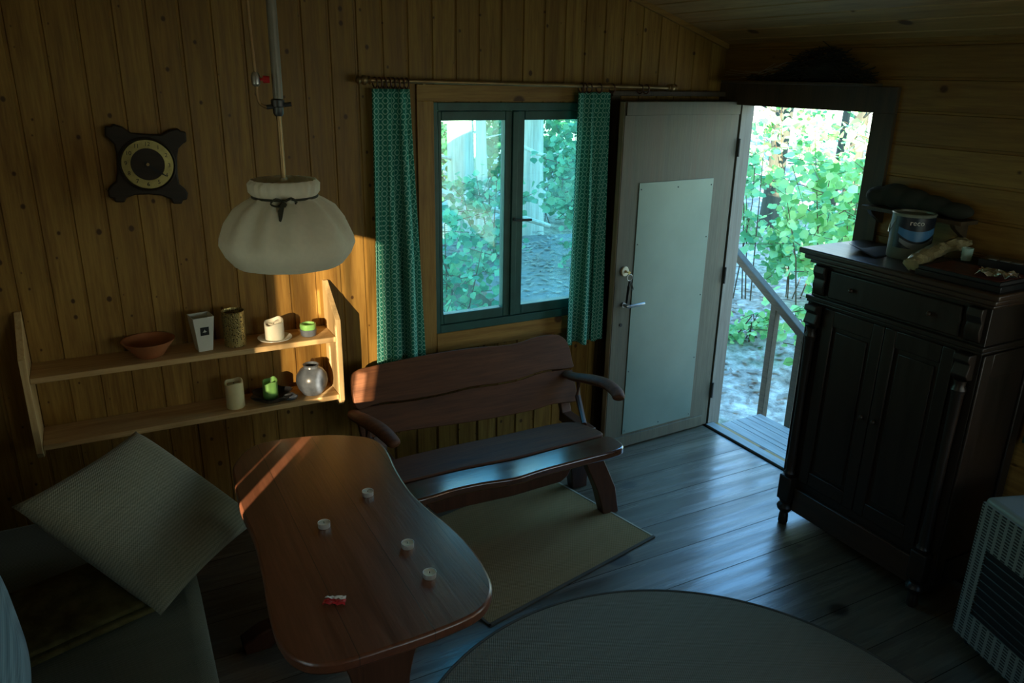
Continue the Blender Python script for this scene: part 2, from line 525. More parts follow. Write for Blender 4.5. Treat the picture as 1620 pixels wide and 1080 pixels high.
# ------------------------------------------------------------------ mesh helpers
class MB:
    def __init__(self):
        self.v = []; self.f = []; self.uv = None

    def add(self, vs, fs):
        o = len(self.v)
        self.v += [Vector(p) for p in vs]
        self.f += [tuple(i + o for i in q) for q in fs]
        return self

    def box(self, a, b):
        x0, y0, z0 = a; x1, y1, z1 = b
        vs = [(x0, y0, z0), (x1, y0, z0), (x1, y1, z0), (x0, y1, z0), (x0, y0, z1), (x1, y0, z1), (x1, y1, z1), (x0, y1, z1)]
        return self.add(vs, [(0, 3, 2, 1), (4, 5, 6, 7), (0, 1, 5, 4), (1, 2, 6, 5), (2, 3, 7, 6), (3, 0, 4, 7)])

    def prism(self, pts, org, u, v, t):
        """2-D outline in the frame (org, u, v), extruded by vector t"""
        org, u, v, t = map(Vector, (org, u, v, t))
        n = len(pts)
        a = [org + u * p[0] + v * p[1] for p in pts]
        b = [p + t for p in a]
        fs = [tuple(range(n)), tuple(range(2 * n - 1, n - 1, -1))]
        fs += [(i, i + n, (i + 1) % n + n, (i + 1) % n) for i in range(n)]
        return self.add(a + b, fs)

    def lathe(self, prof, seg=32, c=(0, 0, 0), cap=True, ripple=None):
        vs = []; fs = []
        for j, (r, z) in enumerate(prof):
            for i in range(seg):
                an = 2 * math.pi * i / seg
                rr = r if ripple is None else r * ripple(an, j)
                vs.append((c[0] + rr * math.cos(an), c[1] + rr * math.sin(an), c[2] + z))
        for j in range(len(prof) - 1):
            for i in range(seg):
                k = (i + 1) % seg
                fs.append((j * seg + i, j * seg + k, (j + 1) * seg + k, (j + 1) * seg + i))
        if cap:
            fs.append(tuple(range(seg - 1, -1, -1)))
            fs.append(tuple(range((len(prof) - 1) * seg, len(prof) * seg)))
        return self.add(vs, fs)

    def tube(self, path, r, seg=10, flat=1.0, up=(0, 0, 1)):
        """round (or flattened along `up`) tube; r a number or one radius per point"""
        path = [Vector(p) for p in path]
        n = len(path)
        rs = r if isinstance(r, (list, tuple)) else [r] * n
        vs = []; fs = []
        for i, p in enumerate(path):
            d = (path[min(i + 1, n - 1)] - path[max(i - 1, 0)]).normalized()
            w = Vector(up)
            if abs(d.dot(w)) > 0.95:
                w = Vector((1, 0, 0))
            s = d.cross(w).normalized(); w = s.cross(d).normalized()
            for k in range(seg):
                an = 2 * math.pi * k / seg
                vs.append(p + s * math.cos(an) * rs[i] + w * math.sin(an) * rs[i] * flat)
        for i in range(n - 1):
            for k in range(seg):
                q = (k + 1) % seg
                fs.append((i * seg + k, i * seg + q, (i + 1) * seg + q, (i + 1) * seg + k))
        fs.append(tuple(range(seg - 1, -1, -1)))
        fs.append(tuple(range((n - 1) * seg, n * seg)))
        return self.add(vs, fs)

    def torus(self, c, axis, R0, r0, seg=20, ms=8):
        axis = Vector(axis).normalized()
        a = axis.orthogonal().normalized(); b = axis.cross(a)
        vs = []; fs = []
        for i in range(seg):
            t = 2 * math.pi * i / seg
            d = a * math.cos(t) + b * math.sin(t)
            for k in range(ms):
                s = 2 * math.pi * k / ms
                vs.append(Vector(c) + d * (R0 + r0 * math.cos(s)) + axis * r0 * math.sin(s))
        for i in range(seg):
            for k in range(ms):
                fs.append((i * ms + k, ((i + 1) % seg) * ms + k, ((i + 1) % seg) * ms + (k + 1) % ms, i * ms + (k + 1) % ms))
        return self.add(vs, fs)

    def sphere(self, c, r, seg=14, rings=8):
        rx, ry, rz = r if isinstance(r, tuple) else (r, r, r)
        vs = [(c[0], c[1], c[2] - rz)]; fs = []
        for j in range(1, rings):
            t = math.pi * j / rings - math.pi / 2
            for i in range(seg):
                an = 2 * math.pi * i / seg
                vs.append((c[0] + rx * math.cos(t) * math.cos(an), c[1] + ry * math.cos(t) * math.sin(an), c[2] + rz * math.sin(t)))
        vs.append((c[0], c[1], c[2] + rz))
        for i in range(seg):
            fs.append((0, 1 + (i + 1) % seg, 1 + i))
        for j in range(rings - 2):
            for i in range(seg):
                k = (i + 1) % seg; o = 1 + j * seg
                fs.append((o + i, o + k, o + seg + k, o + seg + i))
        o = 1 + (rings - 2) * seg
        for i in range(seg):
            fs.append((o + i, o + (i + 1) % seg, len(vs) - 1))
        return self.add(vs, fs)


def smooth_closed(pts, n=6):
    out = []
    L = len(pts)
    for i in range(L):
        p0, p1, p2, p3 = (Vector(pts[(i + k - 1) % L]) for k in range(4))
        for j in range(n):
            t = j / n
            out.append(0.5 * ((2 * p1) + (p2 - p0) * t + (2 * p0 - 5 * p1 + 4 * p2 - p3) * t * t + (3 * p1 - p0 - 3 * p2 + p3) * t ** 3))
    return out


def smooth_open(pts, n=6):
    out = []
    P = [Vector(p) for p in pts]
    L = len(P)
    for i in range(L - 1):
        p0, p1, p2, p3 = P[max(i - 1, 0)], P[i], P[i + 1], P[min(i + 2, L - 1)]
        for j in range(n):
            t = j / n
            out.append(0.5 * ((2 * p1) + (p2 - p0) * t + (2 * p0 - 5 * p1 + 4 * p2 - p3) * t * t + (3 * p1 - p0 - 3 * p2 + p3) * t ** 3))
    out.append(P[-1])
    return out


def link(name, mb, mat, parent=None, bevel=0.0, smooth=35, subsurf=0):
    me = bpy.data.meshes.new(name)
    off = Vector((0, 0, 0))
    if parent is not None and parent.get('_abs'):
        p = parent
        while p is not None:
            off += Vector(p.location); p = p.parent
    me.from_pydata([tuple(Vector(v) - off) for v in mb.v], [], mb.f)
    bm = bmesh.new(); bm.from_mesh(me)
    bmesh.ops.recalc_face_normals(bm, faces=bm.faces)
    bm.to_mesh(me); bm.free()
    if mb.uv:
        ul = me.uv_layers.new(name='UVMap')
        for lp in me.loops:
            ul.data[lp.index].uv = mb.uv[lp.vertex_index]
    mats = mat if isinstance(mat, (list, tuple)) else [mat]
    for m in mats:
        me.materials.append(m)
    if smooth:
        for p in me.polygons:
            p.use_smooth = True
        me.set_sharp_from_angle(angle=R(smooth))
    o = bpy.data.objects.new(name, me)
    COL.objects.link(o)
    if parent is not None:
        o.parent = parent
        if parent.get('_abs'):
            o['_abs'] = 1
    if bevel:
        b = o.modifiers.new('bevel', 'BEVEL')
        b.width = bevel; b.segments = 2; b.limit_method = 'ANGLE'; b.angle_limit = R(40)
    if subsurf:
        s = o.modifiers.new('subsurf', 'SUBSURF'); s.levels = subsurf; s.render_levels = subsurf
    return o


def thing(name, label, cat, loc=(0, 0, 0), group=None, rot=None):
    """Empty at the thing's base. Without rot its parts are given in world coordinates."""
    o = bpy.data.objects.new(name, None)
    o.empty_display_size = 0.05
    COL.objects.link(o)
    o.location = loc
    if rot is not None:
        o.rotation_euler = rot
    else:
        o['_abs'] = 1
    return tag(o, label, cat, group)


def tag(o, label, cat, group=None):
    o['label'] = label; o['category'] = cat
    if group:
        o['group'] = group
    return o


def struct(name, mb, mat, parent=None, **kw):
    o = link(name, mb, mat, parent, **kw)
    if parent is None:
        o['kind'] = 'structure'
    return o


def sroot(name, loc=(0, 0, 0)):
    o = bpy.data.objects.new(name, None)
    COL.objects.link(o); o.location = loc; o['_abs'] = 1; o['kind'] = 'structure'
    return o


def copy_tree(o, parent=None):
    c = o.copy(); COL.objects.link(c)
    if parent is not None:
        c.parent = parent
    for ch in list(o.children):
        copy_tree(ch, c)
    return c


def text_mesh(s, size, extrude=0.0006):
    cu = bpy.data.curves.new('t', 'FONT')
    cu.body = s; cu.size = size; cu.extrude = extrude; cu.align_x = 'CENTER'; cu.align_y = 'CENTER'
    o = bpy.data.objects.new('t', cu); COL.objects.link(o)
    dg = bpy.context.evaluated_depsgraph_get()
    me = bpy.data.meshes.new_from_object(o.evaluated_get(dg))
    vs = [v.co.copy() for v in me.vertices]; fs = [tuple(p.vertices) for p in me.polygons]
    bpy.data.objects.remove(o); bpy.data.meshes.remove(me); bpy.data.curves.remove(cu)
    return vs, fs


# ------------------------------------------------------------------ room shell
WY, WX = 3.55, 3.267          # window wall, door wall
LX, FY = -0.80, -1.70         # left wall, wall behind the viewer
RX, RZ, SL = 1.25, 2.951, 0.32  # ridge


def ceil_z(x):
    return RZ - SL * abs(x - RX)


def profile(a0, a1, pitch, phase, gw=0.012, dep=0.006):
    """(position, depth) breakpoints of tongue-and-groove boards"""
    pts = []
    n = math.floor((a0 - phase) / pitch) - 1
    while phase + n * pitch < a1 + pitch:
        s = phase + n * pitch
        for p, d in ((s, 0), (s + 0.003, dep), (s + gw, dep), (s + gw + 0.004, 0)):
            pts.append((p, d))
        n += 1
    out = [p for p in pts if a0 < p[0] < a1]
    return [(a0, 0)] + out + [(a1, 0)]


def insert(pr, xs):
    pr = list(pr)
    for x in xs:
        for i in range(len(pr) - 1):
            if pr[i][0] < x < pr[i + 1][0]:
                t = (x - pr[i][0]) / (pr[i + 1][0] - pr[i][0])
                pr.insert(i + 1, (x, pr[i][1] + t * (pr[i + 1][1] - pr[i][1])))
                break
    return pr


# window wall: vertical boards, gable top, window hole
WIN = (1.468, 2.366, 0.838, 1.992)
pr = insert(profile(LX, WX, PLK, PHX), [WIN[0], WIN[1], RX])
mb = MB()
for (xa, da), (xb, db) in zip(pr, pr[1:]):
    mid = (xa + xb) / 2
    spans = [(0, None)]
    if WIN[0] < mid < WIN[1]:
        spans = [(0, WIN[2]), (WIN[3], None)]
    for z0, z1 in spans:
        za, zb = (ceil_z(xa) + 0.02, ceil_z(xb) + 0.02) if z1 is None else (z1, z1)
        mb.add([(xa, WY + da, z0), (xb, WY + db, z0), (xb, WY + db, zb), (xa, WY + da, za)], [(0, 1, 2, 3)])
# outer skin and the reveal of the window hole
o_y = WY + 0.12
for xa, xb, z0, z1 in ((LX - 0.1, WIN[0], 0, None), (WIN[1], WX + 0.12, 0, None), (WIN[0], WIN[1], 0, WIN[2]), (WIN[0], WIN[1], WIN[3], None)):
    if z1 is None:
        xs = [xa] + ([RX] if xa < RX < xb else []) + [xb]
        for p, q in zip(xs, xs[1:]):
            mb.add([(p, o_y, z0), (q, o_y, z0), (q, o_y, ceil_z(q) + 0.1), (p, o_y, ceil_z(p) + 0.1)], [(0, 1, 2, 3)])
    else:
        mb.add([(xa, o_y, z0), (xb, o_y, z0), (xb, o_y, z1), (xa, o_y, z1)], [(0, 1, 2, 3)])
x0, x1, z0, z1 = WIN
for a, b in (((x0, z0), (x1, z0)), ((x1, z0), (x1, z1)), ((x1, z1), (x0, z1)), ((x0, z1), (x0, z0))):
    mb.add([(a[0], WY, a[1]), (b[0], WY, b[1]), (b[0], o_y, b[1]), (a[0], o_y, a[1])], [(0, 1, 2, 3)])
struct('wall_back', mb, M['pine_wall'], smooth=0)

# door wall: horizontal boards, door hole, side-window hole
DY0, DY1, DZ = 2.50, 3.44, 2.00
SW = (0.05, 0.85, 0.90, 1.90)
top = ceil_z(WX) + 0.02
pr = insert(profile(0.0, top, 0.14, 0.03), [DZ, SW[2], SW[3]])
mb = MB()
for (za, da), (zb, db) in zip(pr, pr[1:]):
    mid = (za + zb) / 2
    holes = []
    if mid < DZ:
        holes.append((DY0, DY1))
    if SW[2] < mid < SW[3]:
        holes.append((SW[0], SW[1]))
    ys = [FY] + sorted(sum(([a, b] for a, b in holes), [])) + [WY]
    for a, b in zip(ys[::2], ys[1::2]):
        mb.add([(WX + da, a, za), (WX + da, b, za), (WX + db, b, zb), (WX + db, a, zb)], [(0, 1, 2, 3)])
ox = WX + 0.12
for a, b, z0, z1 in ((FY - 0.1, SW[0], 0, top), (SW[0], SW[1], 0, SW[2]), (SW[0], SW[1], SW[3], top), (SW[1], DY0, 0, top), (DY0, DY1, DZ, top), (DY1, WY + 0.12, 0, top)):
    mb.add([(ox, a, z0), (ox, b, z0), (ox, b, z1), (ox, a, z1)], [(0, 1, 2, 3)])
for y0, y1, z0, z1 in ((DY0, DY1, 0, DZ), (*SW,)):
    for a, b in (((y0, z0), (y1, z0)), ((y1, z0), (y1, z1)), ((y1, z1), (y0, z1)), ((y0, z1), (y0, z0))):
        mb.add([(WX, a[0], a[1]), (WX, b[0], b[1]), (ox, b[0], b[1]), (ox, a[0], a[1])], [(0, 1, 2, 3)])
struct('wall_right', mb, M['pine_right'], smooth=0)

# left wall with the unseen window the sun comes through
LW = (0.72, 1.62, 0.95, 1.98)
mb = MB()
tz = ceil_z(LX) + 0.02
for xx in (LX, LX - 0.10):
    for a, b, z0, z1 in ((FY, LW[0], 0, tz), (LW[0], LW[1], 0, LW[2]), (LW[0], LW[1], LW[3], tz), (LW[1], WY + 0.1, 0, tz)):
        mb.add([(xx, a, z0), (xx, b, z0), (xx, b, z1), (xx, a, z1)], [(0, 1, 2, 3)])
for a, b in (((LW[0], LW[2]), (LW[1], LW[2])), ((LW[1], LW[2]), (LW[1], LW[3])), ((LW[1], LW[3]), (LW[0], LW[3])), ((LW[0], LW[3]), (LW[0], LW[2]))):
    mb.add([(LX, *a), (LX, *b), (LX - 0.1, *b), (LX - 0.1, *a)], [(0, 1, 2, 3)])
struct('wall_left', mb, M['pine_right'], smooth=0)

mb = MB()
FW = (1.35, 2.95, 1.05, 2.10)  # unseen window opening, added to brighten the room from behind the viewer
for yy in (FY, FY - 0.1):
    for xa, xb, za, zb in ((LX - 0.1, FW[0], 0, None), (FW[0], FW[1], 0, FW[2]), (FW[0], FW[1], FW[3], None), (FW[1], WX + 0.1, 0, None)):
        xs = [xa] + ([RX] if zb is None and xa < RX < xb else []) + [xb]
        for p, q in zip(xs, xs[1:]):
            mb.add([(p, yy, za), (q, yy, za), (q, yy, ceil_z(q) + 0.02 if zb is None else zb), (p, yy, ceil_z(p) + 0.02 if zb is None else zb)], [(0, 1, 2, 3)])
for a, b in (((FW[0], FW[2]), (FW[1], FW[2])), ((FW[1], FW[2]), (FW[1], FW[3])), ((FW[1], FW[3]), (FW[0], FW[3])), ((FW[0], FW[3]), (FW[0], FW[2]))):
    mb.add([(a[0], FY, a[1]), (b[0], FY, b[1]), (b[0], FY - 0.1, b[1]), (a[0], FY - 0.1, a[1])], [(0, 1, 2, 3)])
struct('wall_front', mb, M['pine_wall'], smooth=0)

mb = MB()
mb.box((LX - 0.1, FY - 0.1, -0.08), (3.355, WY + 0.12, 0.0))
struct('floor', mb, M['floor'], smooth=0)

# ceiling: two slopes of boards running away from the viewer
mb = MB()
cs = math.cos(math.atan(SL))
for side in (1, -1):
    xe = WX + 0.25 if side > 0 else LX - 0.25
    ln = abs(xe - RX) / cs
    pr = profile(0, ln, 0.125, 0.04, 0.010, 0.005)
    for (a, da), (b, db) in zip(pr, pr[1:]):
        xa, xb = RX + side * a * cs, RX + side * b * cs
        mb.add([(xa, FY - 0.1, ceil_z(xa) + da), (xb, FY - 0.1, ceil_z(xb) + db), (xb, WY + 0.12, ceil_z(xb) + db), (xa, WY + 0.12, ceil_z(xa) + da)], [(0, 1, 2, 3)])
    mb.add([(RX, FY - 0.3, RZ + 0.12), (xe, FY - 0.3, ceil_z(xe) + 0.12), (xe, WY + 0.3, ceil_z(xe) + 0.12), (RX, WY + 0.3, RZ + 0.12)], [(0, 1, 2, 3)])
struct('ceiling', mb, M['pine_ceiling'], smooth=0)

# cover strip along the gable
mb = MB()
mb.prism([(RX, RZ - 0.028), (WX, ceil_z(WX) - 0.028), (WX, ceil_z(WX)), (RX, RZ)], (0, WY, 0), (1, 0, 0), (0, 0, 1), (0, -0.018, 0))
struct('trim_1', mb, M['pine_trim'])
# boards round the window
struct('trim_2', MB().box((1.385, WY - 0.018, 1.998), (2.50, WY, 2.072)), M['pine_trim'], bevel=0.002)
struct('trim_3', MB().box((1.385, WY - 0.016, 0.742), (1.470, WY, 1.998)), M['pine_trim_upright'], bevel=0.002)
struct('trim_4', MB().box((1.470, WY - 0.020, 0.742), (2.50, WY, 0.842)), M['pine_trim'], bevel=0.002)
struct('trim_5', MB().box((2.366, WY - 0.016, 0.842), (2.45, WY, 1.998)), M['pine_trim_upright'], bevel=0.002)
# door casing: head board, side board, thin brown ledge over the open leaf
struct('trim_6', MB().box((WX - 0.02, DY0 - 0.10, 1.985), (WX, WY, 2.10)), M['dark_trim'], bevel=0.002)
struct('trim_7', MB().box((WX - 0.02, DY0 - 0.10, 0), (WX, DY0 + 0.015, 1.985)), M['dark_trim'], bevel=0.002)
struct('trim_8', MB().box((2.47, WY - 0.05, 2.026), (WX - 0.02, WY, 2.052)), M['dark_trim'], bevel=0.002)
struct('trim_9', MB().box((2.475, WY - 0.03, 0), (2.53, WY, 2.026)), M['dark_trim'], bevel=0.002)

# door frame, threshold
mb = MB()
mb.box((WX + 0.032, DY1 - 0.03, 0.0), (WX + 0.125, DY1, DZ)).box((WX, DY0, 0.0), (WX + 0.125, DY0 + 0.022, DZ)).box((WX, DY0 + 0.022, DZ - 0.012), (WX + 0.125, DY1 - 0.03, DZ))
struct('trim_10', mb, M['jamb'], bevel=0.002)
struct('trim_11', MB().box((WX + 0.012, DY0 + 0.022, -0.02), (WX + 0.078, DY1 - 0.032, 0.014)), M['grey_wood'], bevel=0.003)

# ------------------------------------------------------------------ window with two sashes
w = sroot('window_1', ((WIN[0] + WIN[1]) / 2, WY, WIN[2]))
x0, x1, z0, z1 = WIN
fy0, fy1 = WY - 0.012, WY + 0.07
mb = MB()
mb.box((x0, fy0, z0), (x0 + 0.024, fy1, z1)).box((x1 - 0.024, fy0, z0), (x1, fy1, z1))
mb.box((x0 + 0.024, fy0, z1 - 0.038), (x1 - 0.024, fy1, z1)).box((x0 + 0.024, fy0, z0), (x1 - 0.024, fy1, z0 + 0.045))
link('window_frame', mb, M['frame_green'], w, bevel=0.003)
xm = 1.913
for (a, b) in ((x0 + 0.026, xm - 0.002), (xm + 0.002, x1 - 0.026)):
    la, rb = (0.020, 0.052) if a < xm - 0.1 else (0.056, 0.020)
    zb, zt = z0 + 0.047, z1 - 0.04
    gb, gt = zb + 0.052, zt - 0.045
    mb = MB()
    mb.box((a, WY - 0.004, zb), (a + la, WY + 0.045, zt)).box((b - rb, WY - 0.004, zb), (b, WY + 0.045, zt))
    mb.box((a + la, WY - 0.004, gt), (b - rb, WY + 0.045, zt)).box((a + la, WY - 0.004, zb), (b - rb, WY + 0.045, gb))
    s = link('sash', mb, M['frame_green'], w, bevel=0.004)
    link('pane', MB().box((a + la - 0.004, WY + 0.020, gb - 0.004), (b - rb + 0.004, WY + 0.0225, gt + 0.004)), M['glass'], s, smooth=0)
link('meeting_rail', MB().box((xm - 0.016, WY - 0.016, z0 + 0.05), (xm + 0.016, WY - 0.004, z1 - 0.042)), M['frame_green'], w, bevel=0.004)
mb = MB().lathe([(0.010, 0), (0.010, 0.006)], 14)
mb.v = [Vector((xm + v.x, WY - 0.017 - v.z, 1.41 + v.y)) for v in mb.v]
mb.tube([(xm, WY - 0.02, 1.41), (xm, WY - 0.045, 1.41), (xm + 0.02, WY - 0.052, 1.41), (xm + 0.085, WY - 0.05, 1.408)], [0.006, 0.006, 0.007, 0.007])
link('window_handle', mb, M['dark_steel'], w)

# side window behind the viewer, right wall
w = sroot('window_2', (WX, 0.45, SW[2]))
y0, y1, z0, z1 = SW
mb = MB().box((WX - 0.01, y0, z0), (WX + 0.08, y0 + 0.05, z1)).box((WX - 0.01, y1 - 0.05, z0), (WX + 0.08, y1, z1))
mb.box((WX - 0.01, y0 + 0.05, z1 - 0.05), (WX + 0.08, y1 - 0.05, z1)).box((WX - 0.01, y0 + 0.05, z0), (WX + 0.08, y1 - 0.05, z0 + 0.06))
link('window_frame', mb, M['frame_green'], w, bevel=0.003)
w = sroot('window_3', (LX, 1.21, LW[2]))
y0, y1, z0, z1 = LW
mb = MB().box((LX - 0.08, y0, z0), (LX + 0.01, y0 + 0.03, z1)).box((LX - 0.08, y1 - 0.03, z0), (LX + 0.01, y1, z1))
mb.box((LX - 0.08, y0 + 0.03, z1 - 0.03), (LX + 0.01, y1 - 0.03, z1)).box((LX - 0.08, y0 + 0.03, z0), (LX + 0.01, y1 - 0.03, z0 + 0.03))
link('window_frame', mb, M['frame_green'], w, bevel=0.003)

w = sroot('added_window', (2.2, FY, FW[2]))  # frame of the added opening behind the viewer
mb = MB().box((FW[0], FY - 0.08, FW[2]), (FW[0] + 0.04, FY + 0.01, FW[3])).box((FW[1] - 0.04, FY - 0.08, FW[2]), (FW[1], FY + 0.01, FW[3]))
mb.box((FW[0] + 0.04, FY - 0.08, FW[3] - 0.04), (FW[1] - 0.04, FY + 0.01, FW[3])).box((FW[0] + 0.04, FY - 0.08, FW[2]), (FW[1] - 0.04, FY + 0.01, FW[2] + 0.05))
link('window_frame', mb, M['frame_green'], w, bevel=0.003)

# unseen cloth panels added across the left window, gapped to cut sun strips
def sun_slit_screen():
    mb = MB(); hem = MB()
    gaps = [(0.968, 1.022, 0.98, 1.28), (1.124, 1.150, 1.02, 1.50), (1.255, 1.288, 1.125, 1.36), (1.345, 1.375, 1.50, 1.62)]

    def panel(a, b, z0, z1):
        for m, lo, hi in ((hem, z0, min(z1, 1.12)), (mb, max(z0, 1.12), z1)):
            if hi <= lo:
                continue
            n = max(2, int((b - a) / 0.02))
            for i in range(n):
                ya, yb = a + (b - a) * i / n, a + (b - a) * (i + 1) / n
                da, db = 0.012 * math.sin(ya * 55), 0.012 * math.sin(yb * 55)
                m.add([(LX + 0.03 + da, ya, lo), (LX + 0.03 + db, yb, lo), (LX + 0.03 + db, yb, hi), (LX + 0.03 + da, ya, hi)], [(0, 1, 2, 3)])
    y = 0.68
    for a, b, z0, z1 in gaps:
        panel(y, a, 0.88, 2.03)
        panel(a, b, 0.88, z0)
        panel(a, b, z1, 2.03)
        y = b
    panel(y, 1.66, 0.88, 2.03)
    t = thing('sun_slit_cloth', 'added unseen slit cloth shaping the sun at the window beside the sofa', 'curtain', (LX + 0.03, 1.2, 0.88))
    link('sun_filter_cloth', mb, M['sheer'], t, smooth=0)
    link('hem', hem, M['olive'], t, smooth=0)  # opaque lower strip, added to keep the sun off the table corner


sun_slit_screen()

# ------------------------------------------------------------------ open door leaf
d = sroot('door_1', (3.28, 3.41, 0.0))
A = Vector((3.285, 3.412, 0)); B = Vector((2.462, 3.372, 0))
du = (B - A).normalized(); dn = Vector((du.y, -du.x, 0)); dn = dn if dn.y < 0 else -dn   # dn points into the room
LWD = (B - A).length
zz = Vector((0, 0, 1))


def dpr(mb, u0, u1, z0, z1, n0, n1):
    return mb.prism([(u0, z0), (u1, z0), (u1, z1), (u0, z1)], A + dn * n0, du, zz, dn * (n1 - n0))


link('leaf', dpr(MB(), 0, LWD, 0.012, 2.005, -0.042, 0), M['door_paint'], d, bevel=0.003)
mb = MB()
dpr(mb, LWD + 0.0005, LWD + 0.003, 0.02, 2.0, -0.040, -0.003)
link('leaf_edge', mb, M['door_edge'], d)
link('top_rail', dpr(MB(), 0.004, LWD - 0.004, 1.934, 2.002, 0.0002, 0.010), M['door_paint'], d, bevel=0.002)
ms = link('metal_sheet', dpr(MB(), 0.155, LWD - 0.125, 0.10, 1.585, 0.0005, 0.005), M['metal_sheet'], d, bevel=0.001)
mb = MB()
for u in (0.17, 0.42, LWD - 0.14):
    for z in (0.12, 0.5, 0.9, 1.25, 1.55):
        if 0.3 < u < 0.5 and z not in (0.12, 1.55):
            continue
        c = A + du * u + dn * 0.005 + zz * z
        mb.sphere(c, 0.004, 8, 6)
link('nail', mb, M['dark_steel'], ms)
link('kick_strip', dpr(MB(), 0.05, LWD - 0.02, 0.015, 0.085, 0.0005, 0.007), M['door_paint'], d, bevel=0.002)


def disc_on_door(mb, u, z, ru, rz, n0, n1, seg=20):
    pts = [(u + ru * math.cos(2 * math.pi * i / seg), z + rz * math.sin(2 * math.pi * i / seg)) for i in range(seg)]
    return mb.prism(pts, A + dn * n0, du, zz, dn * (n1 - n0))


UL = LWD - 0.062
link('lock_plate', disc_on_door(MB(), UL, 1.108, 0.024, 0.028, 0, 0.012), M['cream'], d, bevel=0.002)
mb = disc_on_door(MB(), UL, 1.108, 0.008, 0.008, 0.0125, 0.020)
link('lock_cylinder', mb, M['old_brass'], d)
mb = disc_on_door(MB(), UL - 0.005, 0.915, 0.014, 0.014, 0, 0.012)
p = A + du * (UL - 0.005) + zz * 0.915
mb.tube([p, p + dn * 0.045, p + dn * 0.05 - du * 0.02, p + dn * 0.05 - du * 0.115 + zz * 0.004], [0.009, 0.009, 0.009, 0.0085])
link('door_handle', mb, M['steel'], d)
link('keyhole', disc_on_door(MB(), UL, 0.795, 0.009, 0.010, 0.0005, 0.004), M['black'], d)
mb = MB()
for z in (0.25, 1.0, 1.75):
    mb.lathe([(0.008, z - 0.05), (0.008, z + 0.05)], 10, (3.292, 3.395, 0))
link('hinge', mb, M['dark_steel'], d)

# keys hanging in the lock
kp = A + du * UL + zz * 1.108 + dn * 0.0215
k = thing('key_bunch', 'bunch of keys hanging from the lock of the open door', 'keys', tuple(kp))
mb = MB()
mb.tube([kp, kp + dn * 0.022], 0.0035).prism([(0.0, 0.012), (0.012, 0.0), (0.0, -0.012), (-0.012, 0)], kp + dn * 0.022, du, zz, dn * 0.002)
link('inserted_key', mb, M['brass'], k)
r0 = kp + dn * 0.024 + zz * -0.028 - du * 0.006
link('key_ring', MB().torus(r0, dn, 0.018, 0.0015), M['steel'], k)
q = r0 - zz * 0.018
mb = MB().tube([q, q + du * 0.004 - zz * 0.03], 0.006).tube([q + du * 0.004 - zz * 0.03, q + du * 0.012 - zz * 0.125], [0.010, 0.009], flat=0.5)
link('fob_strap', mb, M['black'], k)
mb = MB()
for i in range(2):
    s = q - du * (0.004 + 0.006 * i)
    mb.tube([s, s - du * (0.012 + .01 * i) - zz * 0.055], [0.006, 0.003], flat=0.35)
link('key', mb, M['steel'], k)

# ------------------------------------------------------------------ curtain rod and curtains
RY, RDZ = 3.47, 2.082
t = thing('curtain_rod', 'wooden curtain rod with turned end knobs above the green window', 'curtain rod', (2.0, RY, RDZ))
link('rod', MB().tube([(1.145, RY, RDZ + 0.006), (2.80, RY, RDZ - 0.012)], 0.010, 12), M['old_brass'], t)
for x, s in ((1.145, -1), (2.80, 1)):
    zc = RDZ + (0.006 if s < 0 else -0.012)
    mb = MB().lathe([(0.011, 0), (0.018, 0.006), (0.012, 0.014), (0.021, 0.026), (0.021, 0.036), (0.013, 0.046), (0.019, 0.056), (0.010, 0.066)], 16)
    mb.v = [Vector((x + s * v.z, RY + v.x, zc + v.y)) for v in mb.v]
    link('finial', mb, M['old_brass'], t)
for x in (1.40, 2.60):
    link('bracket', MB().tube([(x, WY - 0.018, RDZ - 0.005), (x, RY + 0.006, RDZ - 0.005)], 0.007), M['old_brass'], t)


def curtain(name, label, x0t, x1t, x0b, x1b, zt, zb, folds, amp, ring_xs, seed, hem=0.006):
    rnd = random.Random(seed)
    root = thing(name, label, 'curtain', ((x0t + x1t) / 2, RY, zb), 'green curtains at the window')
    nu, nv = folds * 16, 40
    ph = [rnd.uniform(0, 1.2) for _ in range(folds + 1)]
    mb = MB(); vs = []; uv = []; fs = []
    for j in range(nv + 1):
        v = j / nv
        e = min(1.0, 0.35 + v * 1.1)
        arc = 0; prev = None
        for i in range(nu + 1):
            u = i / nu
            x = (x0t + (x1t - x0t) * u) * (1 - v) + (x0b + (x1b - x0b) * u) * v
            w = math.sin(u * folds * 2 * math.pi + 0.6 * math.sin(v * 2.2 + u * 5))
            y = RY + 0.012 - amp * e * w * (0.75 + 0.5 * math.sin(u * 7 + seed)) - 0.012 * v
            x += 0.25 * amp * e * math.cos(u * folds * 4 * math.pi)
            z = zt + (zb - zt) * v + hem * math.sin(u * folds * 2 * math.pi + 1) * v
            p = Vector((x, y, z))
            if prev is not None:
                arc += math.hypot(p.x - prev.x, p.y - prev.y)
            prev = p
            vs.append(p); uv.append((arc, z))
    for j in range(nv):
        for i in range(nu):
            a = j * (nu + 1) + i
            fs.append((a, a + 1, a + nu + 2, a + nu + 1))
    mb.add(vs, fs); mb.uv = uv
    c = link('cloth', mb, M['curtain'], root, smooth=80)
    so = c.modifiers.new('thick', 'SOLIDIFY'); so.thickness = 0.0015
    for x in ring_xs:
        zr = RDZ + 0.006 - 0.018 * (x - 1.145) / 1.655
        link('ring', MB().torus((x, RY, zr - 0.010), (1, 0.15, 0), 0.022, 0.0035, 18, 7), M['dark_ring'], root)
    return root


